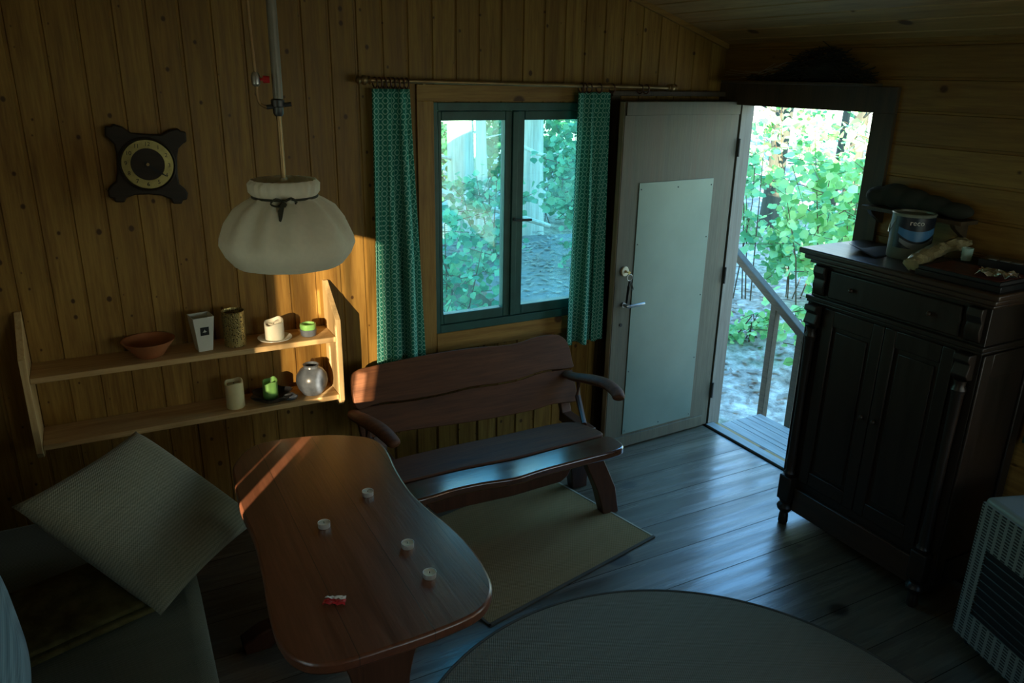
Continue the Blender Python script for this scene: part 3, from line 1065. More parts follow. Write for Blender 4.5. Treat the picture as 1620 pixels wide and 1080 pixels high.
M['dark_ring'] = plain('dark_wood_ring', (0.085, 0.03, 0.018), 0.4)
curtain('curtain', 'green patterned curtain left of the window, in front of the shelf side', 1.150, 1.330, 1.105, 1.372, 2.052, 0.655, 3, 0.036, [1.165 + i * 0.021 for i in range(8)], 3)
curtain('curtain', 'green patterned curtain right of the window, beside the open door', 2.24, 2.44, 2.215, 2.455, 2.045, 0.690, 3, 0.036, [2.25, 2.27, 2.30, 2.36, 2.44, 2.62, 2.66], 5)

# ------------------------------------------------------------------ wall shelf
t = thing('wall_shelf', 'pale pine two-board shelf on the plank wall left of the window', 'shelf', (0.28, WY, 0.60))
YF = 3.35
UP = [(WY, 1.19), (3.53, 1.19), (YF, 1.045), (YF - 0.004, 0.86), (YF, 0.645), (YF + 0.03, 0.615), (WY, 0.60)]
for x0, x1 in ((-0.350, -0.325), (0.893, 0.917)):
    link('upright', MB().prism([(p[0] - 3.55, p[1]) for p in UP], (x0, 3.55, 0), (0, 1, 0), (0, 0, 1), (x1 - x0, 0, 0)), M['shelf_pine_upright'], t, bevel=0.002)
for z in (0.940, 0.652):
    link('shelf_board', MB().box((-0.324, YF + 0.004, z), (0.892, WY, z + 0.025)), M['shelf_pine'], t, bevel=0.003)
ZU, ZL = 0.965, 0.677


def lathe_thing(name, label, cat, c, prof, mat, seg=32, group=None, ripple=None):
    r = thing(name, label, cat, c, group)
    return r, link('body', MB().lathe(prof, seg, c, ripple=ripple), mat, r)


c = (0.115, 3.445, ZU)
o = link('bowl', MB().lathe([(0.05, 0.0), (0.056, 0.004), (0.085, 0.045), (0.104, 0.068), (0.106, 0.072), (0.100, 0.072), (0.080, 0.045), (0.052, 0.012), (0.01, 0.010)], 40, (0, 0, 0)), M['terracotta'])
o.location = c
tag(o, 'wide reddish-brown terracotta bowl on the upper shelf', 'bowl')
# square tapered white cup
t = thing('square_cup', 'tall square white cup with a dark label on the upper shelf', 'cup', (0.330, 3.430, ZU), rot=(0, 0, R(8)))
def sqring(w, z):
    return [(-w, -w, z), (w, -w, z), (w, w, z), (-w, w, z)]
vs = sqring(0.030, 0) + sqring(0.044, 0.150) + sqring(0.046, 0.156) + sqring(0.041, 0.156) + sqring(0.028, 0.01)
fs = [(3, 2, 1, 0), (16, 17, 18, 19)]
for j in range(4):
    for i in range(4):
        k2 = (i + 1) % 4
        fs.append((j * 4 + i, j * 4 + k2, j * 4 + 4 + k2, j * 4 + 4 + i))
link('body', MB().add(vs, fs), M['porcelain'], t, bevel=0.003)
def fy(z):
    return -(0.030 + 0.014 * z / 0.15) - 0.0008
lb = MB().add([(-0.017, fy(0.074), 0.074), (0.019, fy(0.074), 0.074), (0.019, fy(0.112), 0.112), (-0.017, fy(0.112), 0.112)], [(0, 1, 2, 3)])
lo = link('label', lb, M['black'], t, smooth=0)
ds = MB().prism([(0, 0.008), (0.003, 0.002), (0.009, -0.004), (0.002, -0.003), (0, -0.008), (-0.002, -0.003), (-0.009, -0.004), (-0.003, 0.002)], (0.001, fy(0.093) - 0.0012, 0.093), (1, 0, 0), (0, 0, 1), (0, 0.0006, 0))
link('emblem', ds, M['porcelain'], lo, smooth=0)
# perforated brass cylinder
t = thing('lantern_cylinder', 'perforated brass cylinder between the white cup and the candle saucer', 'candle holder', (0.463, 3.435, ZU))
link('body', MB().lathe([(0.042, 0), (0.046, 0.002), (0.048, 0.155), (0.0495, 0.158), (0.047, 0.159), (0.045, 0.15), (0.042, 0.01), (0.005, 0.008)], 40, (0.463, 3.435, ZU)), M['hammered'], t)
# saucer and candle
cc = (0.632, 3.425)
o = link('saucer', MB().lathe([(0.035, 0), (0.040, 0.004), (0.070, 0.011), (0.076, 0.014), (0.0755, 0.016), (0.068, 0.014), (0.042, 0.007), (0.005, 0.006)], 40), M['porcelain'])
o.location = (*cc, ZU); tag(o, 'small pale saucer under the burnt white candle', 'saucer')


def candle(name, label, x, y, z, r, h, mat, dip=0.012, tilt=0.18, group=None):
    t = thing(name, label, 'candle', (x, y, z), group)
    def rip(an, j):
        return 1 + 0.02 * math.sin(3 * an + j)
    mb = MB()
    mb.lathe([(r * 0.97, 0), (r, 0.003), (r, h * 0.6), (r, h), (r * 0.86, h + 0.002), (r * 0.7, h - dip), (r * 0.08, h - dip * 1.3)], 30, (0, 0, 0), ripple=rip)
    for v in mb.v:
        if v.z > h * 0.55:
            v.z += tilt * h * 0.25 * math.sin(math.atan2(v.y, v.x) * 1 + 0.9) + 0.004 * math.sin(3 * math.atan2(v.y, v.x))
    mb.v = [v + Vector((x, y, z)) for v in mb.v]
    link('wax', mb, mat, t)
    link('wick', MB().tube([(x, y, z + h - dip * 1.6), (x + 0.001, y, z + h - dip + 0.008)], 0.0012, 6), M['black'], t)
    return t


candle('pillar_candle', 'half-burnt white candle standing on the saucer on the upper shelf', *cc, ZU + 0.0062, 0.042, 0.082, M['wax_white'], tilt=0.5)
t = thing('tealight_holder', 'small dark cup holding bright green wax at the right end of upper shelf', 'candle', (0.785, 3.425, ZU))
link('cup', MB().lathe([(0.028, 0), (0.034, 0.004), (0.038, 0.030), (0.038, 0.034), (0.034, 0.034), (0.031, 0.008), (0.005, 0.006)], 30, (0.785, 3.425, ZU)), M['grey_glaze'], t)
link('wax', MB().lathe([(0.030, 0.010), (0.034, 0.032), (0.037, 0.046), (0.036, 0.058), (0.029, 0.060), (0.024, 0.050), (0.003, 0.048)], 30, (0.785, 3.425, ZU), ripple=lambda a, j: 1 + 0.03 * math.sin(5 * a)), M['wax_green'], t)
candle('pillar_candle', 'cream pillar candle on the lower shelf', 0.434, 3.42, ZL, 0.040, 0.122, M['wax_cream'], tilt=0.12)
# leaf-shaped dish with green candle
t = thing('leaf_dish', 'dark scalloped dish holding the green candle on the lower shelf', 'dish', (0.598, 3.43, ZL))
link('dish', MB().lathe([(0.045, 0), (0.055, 0.004), (0.080, 0.018), (0.094, 0.034), (0.090, 0.036), (0.072, 0.020), (0.045, 0.010), (0.004, 0.009)], 48, (0.598, 3.43, ZL), ripple=lambda a, j: 1 + (0.10 * math.sin(6 * a) if 1 < j < 6 else 0)), M['black_gloss'], t)
candle('block_candle', 'green candle with a burnt hollow in the dark dish', 0.592, 3.43, ZL + 0.0092, 0.034, 0.085, M['wax_green'], dip=0.022, tilt=0.3)
mb = MB().sphere((0, 0, 0.018), (0.034, 0.022, 0.018), 18, 10)
for v in mb.v:
    v *= 1 + 0.10 * math.sin(v.x * 190) * math.cos(v.y * 150)
mb.v = [v - Vector((0, 0, min(p.z for p in mb.v))) for v in mb.v]
o = link('pebble', mb, M['grey_glaze']); o.location = (0.672, 3.385, ZL)
tag(o, 'small dark grey pebble beside the grey vase', 'stone')
t = thing('bud_vase', 'round grey glazed vase on the sunlit end of the lower shelf', 'vase', (0.785, 3.425, ZL))
link('body', MB().lathe([(0.036, 0), (0.045, 0.003), (0.066, 0.035), (0.074, 0.066), (0.070, 0.095), (0.052, 0.122), (0.036, 0.133), (0.034, 0.140), (0.038, 0.147), (0.033, 0.148), (0.028, 0.138), (0.030, 0.128), (0.005, 0.10)], 44, (0.785, 3.425, ZL)), M['grey_glaze'], t)

# ------------------------------------------------------------------ wall clock
t = thing('wall_clock', 'dark wooden wall clock with a brass number ring on the plank wall', 'clock', (0.208, WY, 1.752), rot=(0, R(5), 0))
# local x right, z up, front towards -y
half = [(0.0, 0.118), (0.055, 0.120), (0.085, 0.140), (0.118, 0.150), (0.128, 0.140), (0.148, 0.138), (0.150, 0.098), (0.136, 0.090), (0.118, 0.070), (0.112, 0.035), (0.112, -0.035), (0.118, -0.075), (0.140, -0.095), (0.150, -0.112), (0.146, -0.140), (0.128, -0.142), (0.126, -0.158), (0.090, -0.158), (0.084, -0.140), (0.050, -0.126), (0.0, -0.122)]
outl = half + [(-x, z) for x, z in half[-2:0:-1]]
link('case', MB().prism(outl, (0, -0.002, 0), (1, 0, 0), (0, 0, 1), (0, -0.030, 0)), M['clock_wood'], t, bevel=0.006)
def yl(mb):   # lathe axis z -> -y
    mb.v = [Vector((v.x, -v.z, v.y)) for v in mb.v]; return mb
link('bezel', yl(MB().lathe([(0.108, 0.031), (0.108, 0.040), (0.102, 0.044), (0.100, 0.036)], 56, cap=False)), M['clock_wood'], t)
ring = link('number_ring', yl(MB().lathe([(0.062, 0.033), (0.064, 0.037), (0.096, 0.037), (0.099, 0.033)], 56, cap=False)), M['brass'], t)
link('dial', yl(MB().lathe([(0.064, 0.032), (0.064, 0.0345)], 48)), M['clock_wood'], t)
for h in range(1, 13):
    vs, fs = text_mesh(str(h), 0.023)
    an = R(90 - 30 * h)
    cx, cz = 0.080 * math.cos(an), 0.080 * math.sin(an)
    link('numeral', MB().add([(cx + v.x, -0.0376 - v.z, cz + v.y) for v in vs], fs), M['black'], ring, smooth=0)
for nm, ang, ln, wd, yy in (('hour_hand', 30 * 4.35, 0.058, 0.005, -0.039), ('minute_hand', 6 * 20.5, 0.088, 0.0035, -0.042)):
    a = R(90 - ang); dx, dz = math.cos(a), math.sin(a)
    link(nm, MB().prism([(-0.015, -wd * .6), (ln * 0.7, -wd), (ln, 0), (ln * 0.7, wd), (-0.015, wd * .6)], (0, yy, 0), (dx, 0, dz), (-dz, 0, dx), (0, -0.0015, 0)), M['black'], t, smooth=0)
link('hub', yl(MB().lathe([(0.006, 0.034), (0.006, 0.045)], 16)), M['old_brass'], t)

# ------------------------------------------------------------------ pendant gas lamp
LXc, LYc = 0.466, 2.20
t = thing('pendant_lamp', 'pleated cream cloth lamp hanging on a pipe over the table', 'lamp', (LXc, LYc, 1.60))
def pleat(an, j):
    amp = (0.034, 0.030, 0.034, 0.012, 0.085, 0.090, 0.060, 0.030, 0.014, 0.006, 0.008)[min(j, 10)]
    if j <= 2:
        return 1 + amp * math.sin(23 * an + j) * 0.8 + 0.3 * amp * math.sin(7 * an)
    return 1 + amp * (math.sin(11 * an + 0.8 * math.sin(3 * an)) + 0.5 * math.sin(4 * an + 1)) + (0.006 * math.sin(34 * an) if j >= 10 else 0)
SH = [(0.086, 1.838), (0.096, 1.828), (0.094, 1.806), (0.084, 1.792), (0.098, 1.782), (0.128, 1.760), (0.158, 1.722), (0.178, 1.682), (0.184, 1.662), (0.172, 1.632), (0.150, 1.605)]
mb = MB().lathe([(r, z) for r, z in SH] + [(0.147, 1.607), (0.168, 1.634), (0.180, 1.662), (0.154, 1.722), (0.094, 1.782), (0.080, 1.794), (0.088, 1.815), (0.082, 1.836)], 136, (LXc, LYc, 0), cap=False, ripple=lambda a, j: pleat(a, j if j <= 10 else 20 - j))
link('lamp_shade', mb, M['shade'], t, smooth=60)
mb = MB().torus((LXc, LYc, 1.792), (0, 0, 1), 0.0875, 0.0035, 40, 6)
bx, by = LXc - 0.025, LYc - 0.088
link('ribbon', mb, M['ribbon'], t)
mb = MB()
for sx_ in (-1, 1):
    mb.tube(smooth_open([(bx, by, 1.79), (bx + sx_ * 0.02, by - 0.012, 1.800), (bx + sx_ * 0.034, by - 0.008, 1.787), (bx + sx_ * 0.016, by - 0.010, 1.779), (bx, by, 1.788)], 4), 0.005, 6, 0.5)
    mb.tube([(bx, by - 0.006, 1.787), (bx + sx_ * 0.012, by - 0.020, 1.768), (bx + sx_ * 0.014, by - 0.033, 1.742)], [0.004, 0.007, 0.007], 6, 0.3, up=(0, 1, 0))
link('bow', mb, M['ribbon'], t)
link('gas_mantle', MB().lathe([(0.012, 1.70), (0.022, 1.73), (0.022, 1.76), (0.030, 1.79), (0.052, 1.815), (0.050, 1.820), (0.012, 1.832), (0.010, 1.842)], 24, (LXc, LYc, 0)), M['porcelain'], t)
mb = MB().tube([(LXc, LYc, 1.835), (LXc, LYc, 2.03)], 0.0068, 12)
link('lower_pipe', mb, M['old_brass'], t)
ztop = ceil_z(LXc)
link('upper_pipe', MB().tube([(LXc + 0.002, LYc, 2.028), (LXc + 0.004, LYc, ztop - 0.005)], 0.013, 14), M['pipe'], t)
mb = MB().lathe([(0.010, 2.005), (0.014, 2.012), (0.014, 2.028), (0.018, 2.03), (0.018, 2.046), (0.013, 2.05)], 16, (LXc, LYc, 0))
mb.tube([(LXc - 0.03, LYc, 2.028), (LXc + 0.034, LYc - 0.006, 2.036)], 0.006)
link('coupling', mb, M['dark_steel'], t)
vx = LXc - 0.052
mb = MB().tube(smooth_open([(LXc - 0.03, LYc, 2.028), (LXc - 0.046, LYc, 2.038), (vx, LYc, 2.065), (vx + 0.001, LYc, 2.085)], 5), 0.0042, 8)
mb.tube([(vx, LYc, 2.115), (vx - 0.004, LYc, 2.25), (vx - 0.006, LYc, ceil_z(vx) - 0.004)], 0.0042, 8)
link('gas_tube', mb, M['old_brass'], t)
vv = link('valve', MB().lathe([(0.006, 2.080), (0.011, 2.086), (0.012, 2.106), (0.007, 2.116)], 14, (vx, LYc, 0)), M['steel'], t)
mb = MB().tube([(vx + 0.008, LYc, 2.098), (vx + 0.018, LYc - 0.004, 2.098)], 0.004, 8).tube([(vx + 0.018, LYc - 0.004, 2.098), (vx + 0.034, LYc - 0.008, 2.098)], [0.010, 0.009], 10)
link('valve_knob', mb, M['red'], vv)

# ------------------------------------------------------------------ table
TZ = 0.74
OUT = [(0.30, 2.64), (0.318, 2.735), (0.40, 2.85), (0.50, 2.872), (0.604, 2.855), (0.70, 2.825), (0.80, 2.765), (0.853, 2.70), (0.864, 2.59), (0.842, 2.42), (0.833, 2.25), (0.846, 2.12), (0.864, 2.02), (0.876, 1.90), (0.872, 1.77), (0.845, 1.652), (0.772, 1.578), (0.65, 1.556), (0.50, 1.552), (0.36, 1.560), (0.285, 1.610), (0.257, 1.71), (0.262, 1.86), (0.278, 2.02), (0.290, 2.22), (0.285, 2.42)]
t = thing('dining_table', 'reddish-brown varnished table with a wavy-edged top', 'table', (0.56, 2.21, 0))
link('tabletop', MB().prism(smooth_closed(OUT, 5), (0, 0, TZ - 0.036), (1, 0, 0), (0, 1, 0), (0, 0, 0.036)), M['table'], t, bevel=0.008)
for yc in (1.80, 2.60):
    ot = [(0.40, 0.09), (0.72, 0.09), (0.70, 0.20), (0.645, 0.32), (0.66, 0.46), (0.72, 0.60), (0.76, TZ - 0.07), (0.36, TZ - 0.07), (0.40, 0.60), (0.46, 0.46), (0.475, 0.32), (0.42, 0.20)]
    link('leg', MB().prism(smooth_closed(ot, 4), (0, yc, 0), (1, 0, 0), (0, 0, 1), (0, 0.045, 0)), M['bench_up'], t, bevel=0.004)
    of = [(0.27, 0.0), (0.36, 0.0), (0.40, 0.025), (0.72, 0.025), (0.76, 0.0), (0.85, 0.0), (0.86, 0.045), (0.78, 0.085), (0.65, 0.10), (0.47, 0.10), (0.34, 0.085), (0.26, 0.045)]
    link('foot', MB().prism(of, (0, yc - 0.015, 0), (1, 0, 0), (0, 0, 1), (0, 0.075, 0)), M['bench_up'], t, bevel=0.006)
    link('batten', MB().box((0.34, yc - 0.01, TZ - 0.075), (0.78, yc + 0.055, TZ - 0.0365)), M['bench_up'], t, bevel=0.004)
link('stretcher', MB().box((0.525, 1.70, 0.27), (0.595, 2.75, 0.345)), M['bench_up'], t, bevel=0.006)

# tealights
def tealight():
    r = thing('tealight', 'x', 'tealight', (0, 0, 0), 'tealights on the table')
    link('cup', MB().lathe([(0.0185, 0), (0.0192, 0.001), (0.0194, 0.016), (0.0200, 0.0168), (0.0188, 0.0168), (0.0183, 0.010), (0.002, 0.0095)], 28), M['aluminium'], r)
    link('wax', MB().lathe([(0.0178, 0.0099), (0.0180, 0.0135), (0.004, 0.0128)], 24), M['wax_white'], r)
    link('wick', MB().tube([(0, 0, 0.012), (0.001, 0.0005, 0.019)], 0.0009, 6), M['black'], r)
    return r
tl = tealight()
for i, (x, y, lab) in enumerate(((0.690, 2.299, 'tealight nearest the rustic bench, farthest back on the table'),
                                 (0.503, 2.171, 'tealight left of the others, near the middle of the table'),
                                 (0.702, 1.946, 'third tealight from the bench, second nearest to table front'),
                                 (0.705, 1.777, 'tealight nearest the rounded front corner of the table'))):
    o = tl if i == 0 else copy_tree(tl)
    o.location = (x, y, TZ); o.rotation_euler = (0, 0, i * 1.3); o['label'] = lab
t = thing('wrapper', 'crumpled red and white foil wrapper on the table', 'wrapper', (0.427, 1.785, TZ), rot=(0, 0, R(-28)))
def crumple(w, h, nx, ny, amp, seed, lift=0.001):
    rnd = random.Random(seed); mb = MB(); vs = []; fs = []
    for j in range(ny + 1):
        for i in range(nx + 1):
            vs.append((-w / 2 + w * i / nx + rnd.uniform(-.1, .1) * w / nx, -h / 2 + h * j / ny + rnd.uniform(-.1, .1) * h / ny, lift + rnd.random() * amp))
    for j in range(ny):
        for i in range(nx):
            a = j * (nx + 1) + i
            fs.append((a, a + 1, a + nx + 2, a + nx + 1))
    return mb.add(vs, fs)
o = link('foil', crumple(0.062, 0.022, 9, 4, 0.009, 2), M['red'], t, smooth=0)
o.modifiers.new('thick', 'SOLIDIFY').thickness = 0.0006
mb = crumple(0.058, 0.010, 9, 2, 0.006, 5, 0.004); mb.v = [v + Vector((0, 0.013, 0.002)) for v in mb.v]
o = link('paper_edge', mb, M['white_paper'], t, smooth=0)
o.modifiers.new('thick', 'SOLIDIFY').thickness = 0.0006

# ------------------------------------------------------------------ rustic bench
t = thing('rustic_bench', 'dark brown wooden bench with wavy boards under the window', 'bench', (1.55, 2.95, 0))
SZ = 0.44
fr = [(0.965, 2.72), (0.99, 2.675), (1.072, 2.672), (1.188, 2.683), (1.32, 2.676), (1.468, 2.652), (1.623, 2.666), (1.842, 2.672), (2.00, 2.674), (2.075, 2.69), (2.098, 2.74), (2.085, 2.815), (2.03, 2.828), (1.768, 2.818), (1.554, 2.808), (1.294, 2.826), (1.046, 2.824), (0.975, 2.81)]
link('seat_board', MB().prism(smooth_closed(fr, 4), (0, 0, SZ - 0.040), (1, 0, 0), (0, 1, 0), (0, 0, 0.040)), M['bench_seat'], t, bevel=0.008)
re = [(0.985, 2.85), (1.046, 2.836), (1.294, 2.838), (1.554, 2.820), (1.768, 2.830), (2.03, 2.842), (2.075, 2.87), (2.055, 2.95), (2.02, 3.03), (1.90, 3.062), (1.60, 3.06), (1.30, 3.065), (1.03, 3.05), (0.98, 2.98)]
link('seat_board', MB().prism(smooth_closed(re, 4), (0, 0, SZ - 0.038), (1, 0, 0), (0, 1, 0), (0, 0, 0.040)), M['bench'], t, bevel=0.008)
bv = Vector((0, 0.4889, 1.0))                     # per metre of height along the back plane
bn = Vector((0, 1.0, -0.4889)).normalized()
borg = Vector((0, 3.46 - 0.4889 * 0.95, 0))
ub = [(0.950, 0.66), (0.960, 0.745), (0.985, 0.775), (1.064, 0.784), (1.349, 0.796), (1.595, 0.795), (1.80, 0.783), (1.90, 0.788), (1.979, 0.799), (2.09, 0.797), (2.145, 0.775), (2.168, 0.73), (2.172, 0.65), (2.160, 0.622), (1.989, 0.632), (1.836, 0.615), (1.700, 0.613), (1.555, 0.619), (1.397, 0.611), (1.214, 0.612), (1.071, 0.620), (0.965, 0.610)]
link('back_board', MB().prism(smooth_closed(ub, 4), borg, (1, 0, 0), bv, bn * 0.030), M['bench'], t, bevel=0.008)
lbp = [(0.958, 0.50), (0.958, 0.595), (0.975, 0.612), (1.071, 0.614), (1.214, 0.606), (1.397, 0.605), (1.555, 0.613), (1.700, 0.607), (1.836, 0.609), (1.989, 0.626), (2.150, 0.616), (2.168, 0.59), (2.165, 0.475), (2.15, 0.458), (2.01, 0.467), (1.883, 0.458), (1.644, 0.459), (1.43, 0.467), (1.158, 0.482), (0.98, 0.482)]
link('back_board', MB().prism(smooth_closed(lbp, 4), borg + bn * 0.012, (1, 0, 0), bv, bn * 0.028), M['bench'], t, bevel=0.008)
for x in (1.02, 2.07):
    a = borg + bv * 0.42 + bn * 0.041; b = borg + bv * 0.74 + bn * 0.034
    mb = MB().prism([(x, 0.40), (x + 0.06, 0.40), (x + 0.06, 0.74), (x, 0.74)], borg + bn * 0.041, (1, 0, 0), bv, bn * 0.03)
    mb.box((x, 3.0, SZ - 0.10), (x + 0.06, 3.27, SZ - 0.042))
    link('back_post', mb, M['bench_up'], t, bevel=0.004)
ra = [(2.130, 3.315, 0.588), (2.118, 3.20, 0.612), (2.135, 3.09, 0.636), (2.170, 2.99, 0.640), (2.178, 2.905, 0.622), (2.160, 2.865, 0.604)]
la = [(0.945, 3.315, 0.585), (0.930, 3.22, 0.612), (0.935, 3.11, 0.636), (0.965, 3.00, 0.634), (0.985, 2.92, 0.620), (0.998, 2.875, 0.600)]
for path in (ra, la):
    sp = smooth_open(path, 5)
    rad = [0.030 + 0.010 * math.sin(math.pi * i / (len(sp) - 1)) for i in range(len(sp))]
    rad[-1] = 0.016; rad[-2] = 0.028
    link('armrest', MB().tube(sp, rad, 14, 0.62), M['bench'], t)
for p, q in (((2.135, 3.19, 0.50), (2.045, 2.985, SZ)), ((0.975, 3.19, 0.50), (1.01, 2.985, SZ))):
    link('arm_strut', MB().tube([Vector(p) + Vector((0, 0, 0.10)), p, q], [0.016, 0.016, 0.014], 8), M['bench_up'], t)
for sx_, xt, xb in ((1, 2.005, 2.118), (-1, 1.075, 0.975)):
    for yb, yt in ((2.835, 2.865), (3.13, 3.02)):
        vs = []
        for (x, y, z, wx, wy) in ((xb, yb, 0.0, 0.046, 0.030), (xb - 0.03 * sx_, yb * .7 + yt * .3, 0.14, 0.054, 0.030), (xt, yt, SZ - 0.10, 0.052, 0.030)):
            vs += [(x - wx, y - wy, z), (x + wx, y - wy, z), (x + wx, y + wy, z), (x - wx, y + wy, z)]
        fs = [(3, 2, 1, 0), (8, 9, 10, 11)] + [(j * 4 + i, j * 4 + (i + 1) % 4, j * 4 + 4 + (i + 1) % 4, j * 4 + 4 + i) for j in range(2) for i in range(4)]
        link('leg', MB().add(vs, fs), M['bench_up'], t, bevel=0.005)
    ob = [(2.73, SZ - 0.042), (3.05, SZ - 0.042), (3.04, SZ - 0.075), (2.99, SZ - 0.10), (2.84, SZ - 0.10), (2.78, SZ - 0.075)]
    link('end_batten', MB().prism(ob, (xt - 0.045, 0, 0), (0, 1, 0), (0, 0, 1), (0.09, 0, 0)), M['bench_up'], t, bevel=0.004)
ap = [(1.10, SZ - 0.045), (2.00, SZ - 0.045), (2.00, SZ - 0.09), (1.96, SZ - 0.16), (1.92, SZ - 0.235), (1.88, SZ - 0.26), (1.60, SZ - 0.27), (1.35, SZ - 0.26), (1.20, SZ - 0.26), (1.15, SZ - 0.2), (1.10, SZ - 0.1)]
link('apron', MB().prism(ap, (0, 2.925, 0), (1, 0, 0), (0, 0, 1), (0, 0.03, 0)), M['bench_up'], t, bevel=0.004)

# ------------------------------------------------------------------ rugs
t = thing('rectangular_rug', 'brown rectangular woven rug under the front of the bench', 'rug', (1.172, 2.306, 0), rot=(0, 0, R(12.2)))
link('pile', MB().box((0.012, 0.016, 0.0), (1.022, 0.80, 0.007)), M['rug_brown'], t, bevel=0.002)
mb = MB().box((0.0, 0.0, 0.0), (1.034, 0.016, 0.0085)).box((0.0, 0.0, 0.0), (0.012, 0.80, 0.0085))
link('dark_binding', mb, M['rug_border'], t, bevel=0.002)
link('light_binding', MB().box((1.022, 0.016, 0.0), (1.034, 0.80, 0.0085)), M['rug_light_border'], t, bevel=0.002)
t = thing('round_rug', 'round grey-green woven rug in the middle of the floor', 'rug', (1.452, 1.310, 0.0), rot=(0, 0, R(20)))
link('pile', MB().lathe([(0.985, 0.0005), (0.985, 0.0105), (0.6, 0.0112), (0.002, 0.0112)], 96), M['rug_green'], t, smooth=30)
link('binding', MB().torus((0, 0, 0.0075), (0, 0, 1), 0.993, 0.0068, 110, 8), M['rug_border'], t)

# ------------------------------------------------------------------ sofa, cushions
t = thing('sofa', 'low sofa with a grey-green woven seat along the left wall', 'sofa', (-0.32, 2.2, 0))
link('base', MB().box((-0.76, 0.9, 0.0), (0.06, 3.22, 0.30)), M['sofa_base'], t, bevel=0.01)
mb = MB()
nx, ny = 8, 14
x0, x1, y0, y1 = -0.74, 0.155, 0.92, 3.20
o = link('seat_cushion', MB().prism([(x0, y0), (x1 - 0.035, y0), (x1 - 0.030, 1.9), (x1 - 0.02, 2.5), (x1 - 0.018, y1), (x0, y1)], (0, 0, 0.302), (1, 0, 0), (0, 1, 0), (0, 0, 0.138)), M['seat_fabric'], t)
bv_ = o.modifiers.new('bevel', 'BEVEL'); bv_.width = 0.050; bv_.segments = 5; bv_.limit_method = 'ANGLE'
link('shading_back', MB().box((-0.785, 0.9, 0.28), (-0.60, 3.22, 0.86)), M['sofa_base'], t, bevel=0.03)  # unseen dark back, added to throw shade on the left of the seat


def pillow_mesh(w, h, th, n=28, pinch=0.06, sag=0.0):
    vs = []; fs = []
    for side in (1, -1):
        for j in range(n + 1):
            for i in range(n + 1):
                u, v = -1 + 2 * i / n, -1 + 2 * j / n
                k = (1 - abs(u) ** 2.6) * (1 - abs(v) ** 2.6)
                z = side * th / 2 * max(0.0, k) ** 0.42
                sx_ = 1 - pinch * (1 - v * v) ** 1.0 * abs(u) ** 3
                sy_ = 1 - pinch * (1 - u * u) ** 1.0 * abs(v) ** 3
                vs.append((u * w / 2 * sx_, v * h / 2 * sy_, z + 0.006 * math.sin(5 * u + 2) * math.sin(4 * v) * k))
    m = (n + 1) ** 2
    for s in (0, 1):
        for j in range(n):
            for i in range(n):
                a = s * m + j * (n + 1) + i
                q = (a, a + 1, a + n + 2, a + n + 1)
                fs.append(q if s == 0 else q[::-1])
    mb = MB().add(vs, fs)
    return mb


def weld(o):
    bm = bmesh.new(); bm.from_mesh(o.data)
    bmesh.ops.remove_doubles(bm, verts=bm.verts, dist=1e-5)
    bmesh.ops.recalc_face_normals(bm, faces=bm.faces)
    bm.to_mesh(o.data); bm.free()
    for p in o.data.polygons:
        p.use_smooth = True


Bp, Lp, Tp, Rp = Vector((-0.004, 2.321, 0.50)), Vector((-0.352, 2.612, 0.789)), Vector((0.049, 3.049, 0.772)), Vector((0.340, 2.740, 0.504))
ctr = (Bp + Lp + Tp + Rp) / 4
ux = ((Rp - Bp) + (Tp - Lp)).normalized()
uy = ((Lp - Bp) + (Tp - Rp)).normalized()
uz = ux.cross(uy).normalized(); uy = uz.cross(ux)
rotm = Matrix((ux, uy, uz)).transposed()
t = thing('throw_pillow', 'large grey-green woven pillow leaning over the sofa seat', 'pillow', tuple(ctr), rot=rotm.to_euler())
o = link('cover', pillow_mesh(0.585, 0.585, 0.17), M['pillow'], t, smooth=0); weld(o)
# folded dark blanket
t = thing('folded_blanket', 'dark olive folded blanket lying under the large pillow', 'blanket', (-0.26, 2.50, 0.4405), rot=(0, 0, R(18)))
for i in range(2):
    o = link('fold', pillow_mesh(0.44 - 0.02 * i, 0.40 - 0.02 * i, 0.032, 20, 0.02), M['olive'], t, smooth=0); weld(o)
    o.location = (0, 0, 0.017 + 0.026 * i)
# blue cushion at the left edge
t = thing('blue_cushion', 'blue twill cushion standing on the sofa at the left edge', 'cushion', (-0.44, 1.90, 0.672), rot=(R(90), 0, R(94)))
o = link('cover', pillow_mesh(0.92, 0.455, 0.26, 28, 0.05), M['blue_fabric'], t, smooth=0); weld(o)

# ------------------------------------------------------------------ dresser
t = thing('dresser', 'tall dark carved wooden dresser standing beside the open doorway', 'dresser', (3.05, 1.98, 0))
X0, X1, Y0, Y1 = 2.872, 3.243, 1.575, 2.395
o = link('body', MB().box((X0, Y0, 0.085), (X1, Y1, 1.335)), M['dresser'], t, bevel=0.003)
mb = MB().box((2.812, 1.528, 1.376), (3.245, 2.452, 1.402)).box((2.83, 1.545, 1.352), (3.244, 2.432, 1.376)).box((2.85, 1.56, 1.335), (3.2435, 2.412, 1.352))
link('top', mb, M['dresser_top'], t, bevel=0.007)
dr = link('drawer', MB().box((X0 - 0.016, Y0 + 0.10, 1.195), (X0, Y1 - 0.10, 1.320)), M['dresser'], t, bevel=0.006)
for y in (1.80, 2.17):
    link('knob', MB().sphere((X0 - 0.026, y, 1.258), 0.010, 12, 8), M['dresser_top'], dr)
mb = MB().box((X0 - 0.024, Y0 - 0.012, 1.165), (X1, Y1 + 0.012, 1.185)).box((X0 - 0.018, Y0 - 0.008, 1.153), (X1, Y1 + 0.008, 1.165))
link('moulding', mb, M['dresser'], t, bevel=0.004)
ymid = (Y0 + Y1) / 2
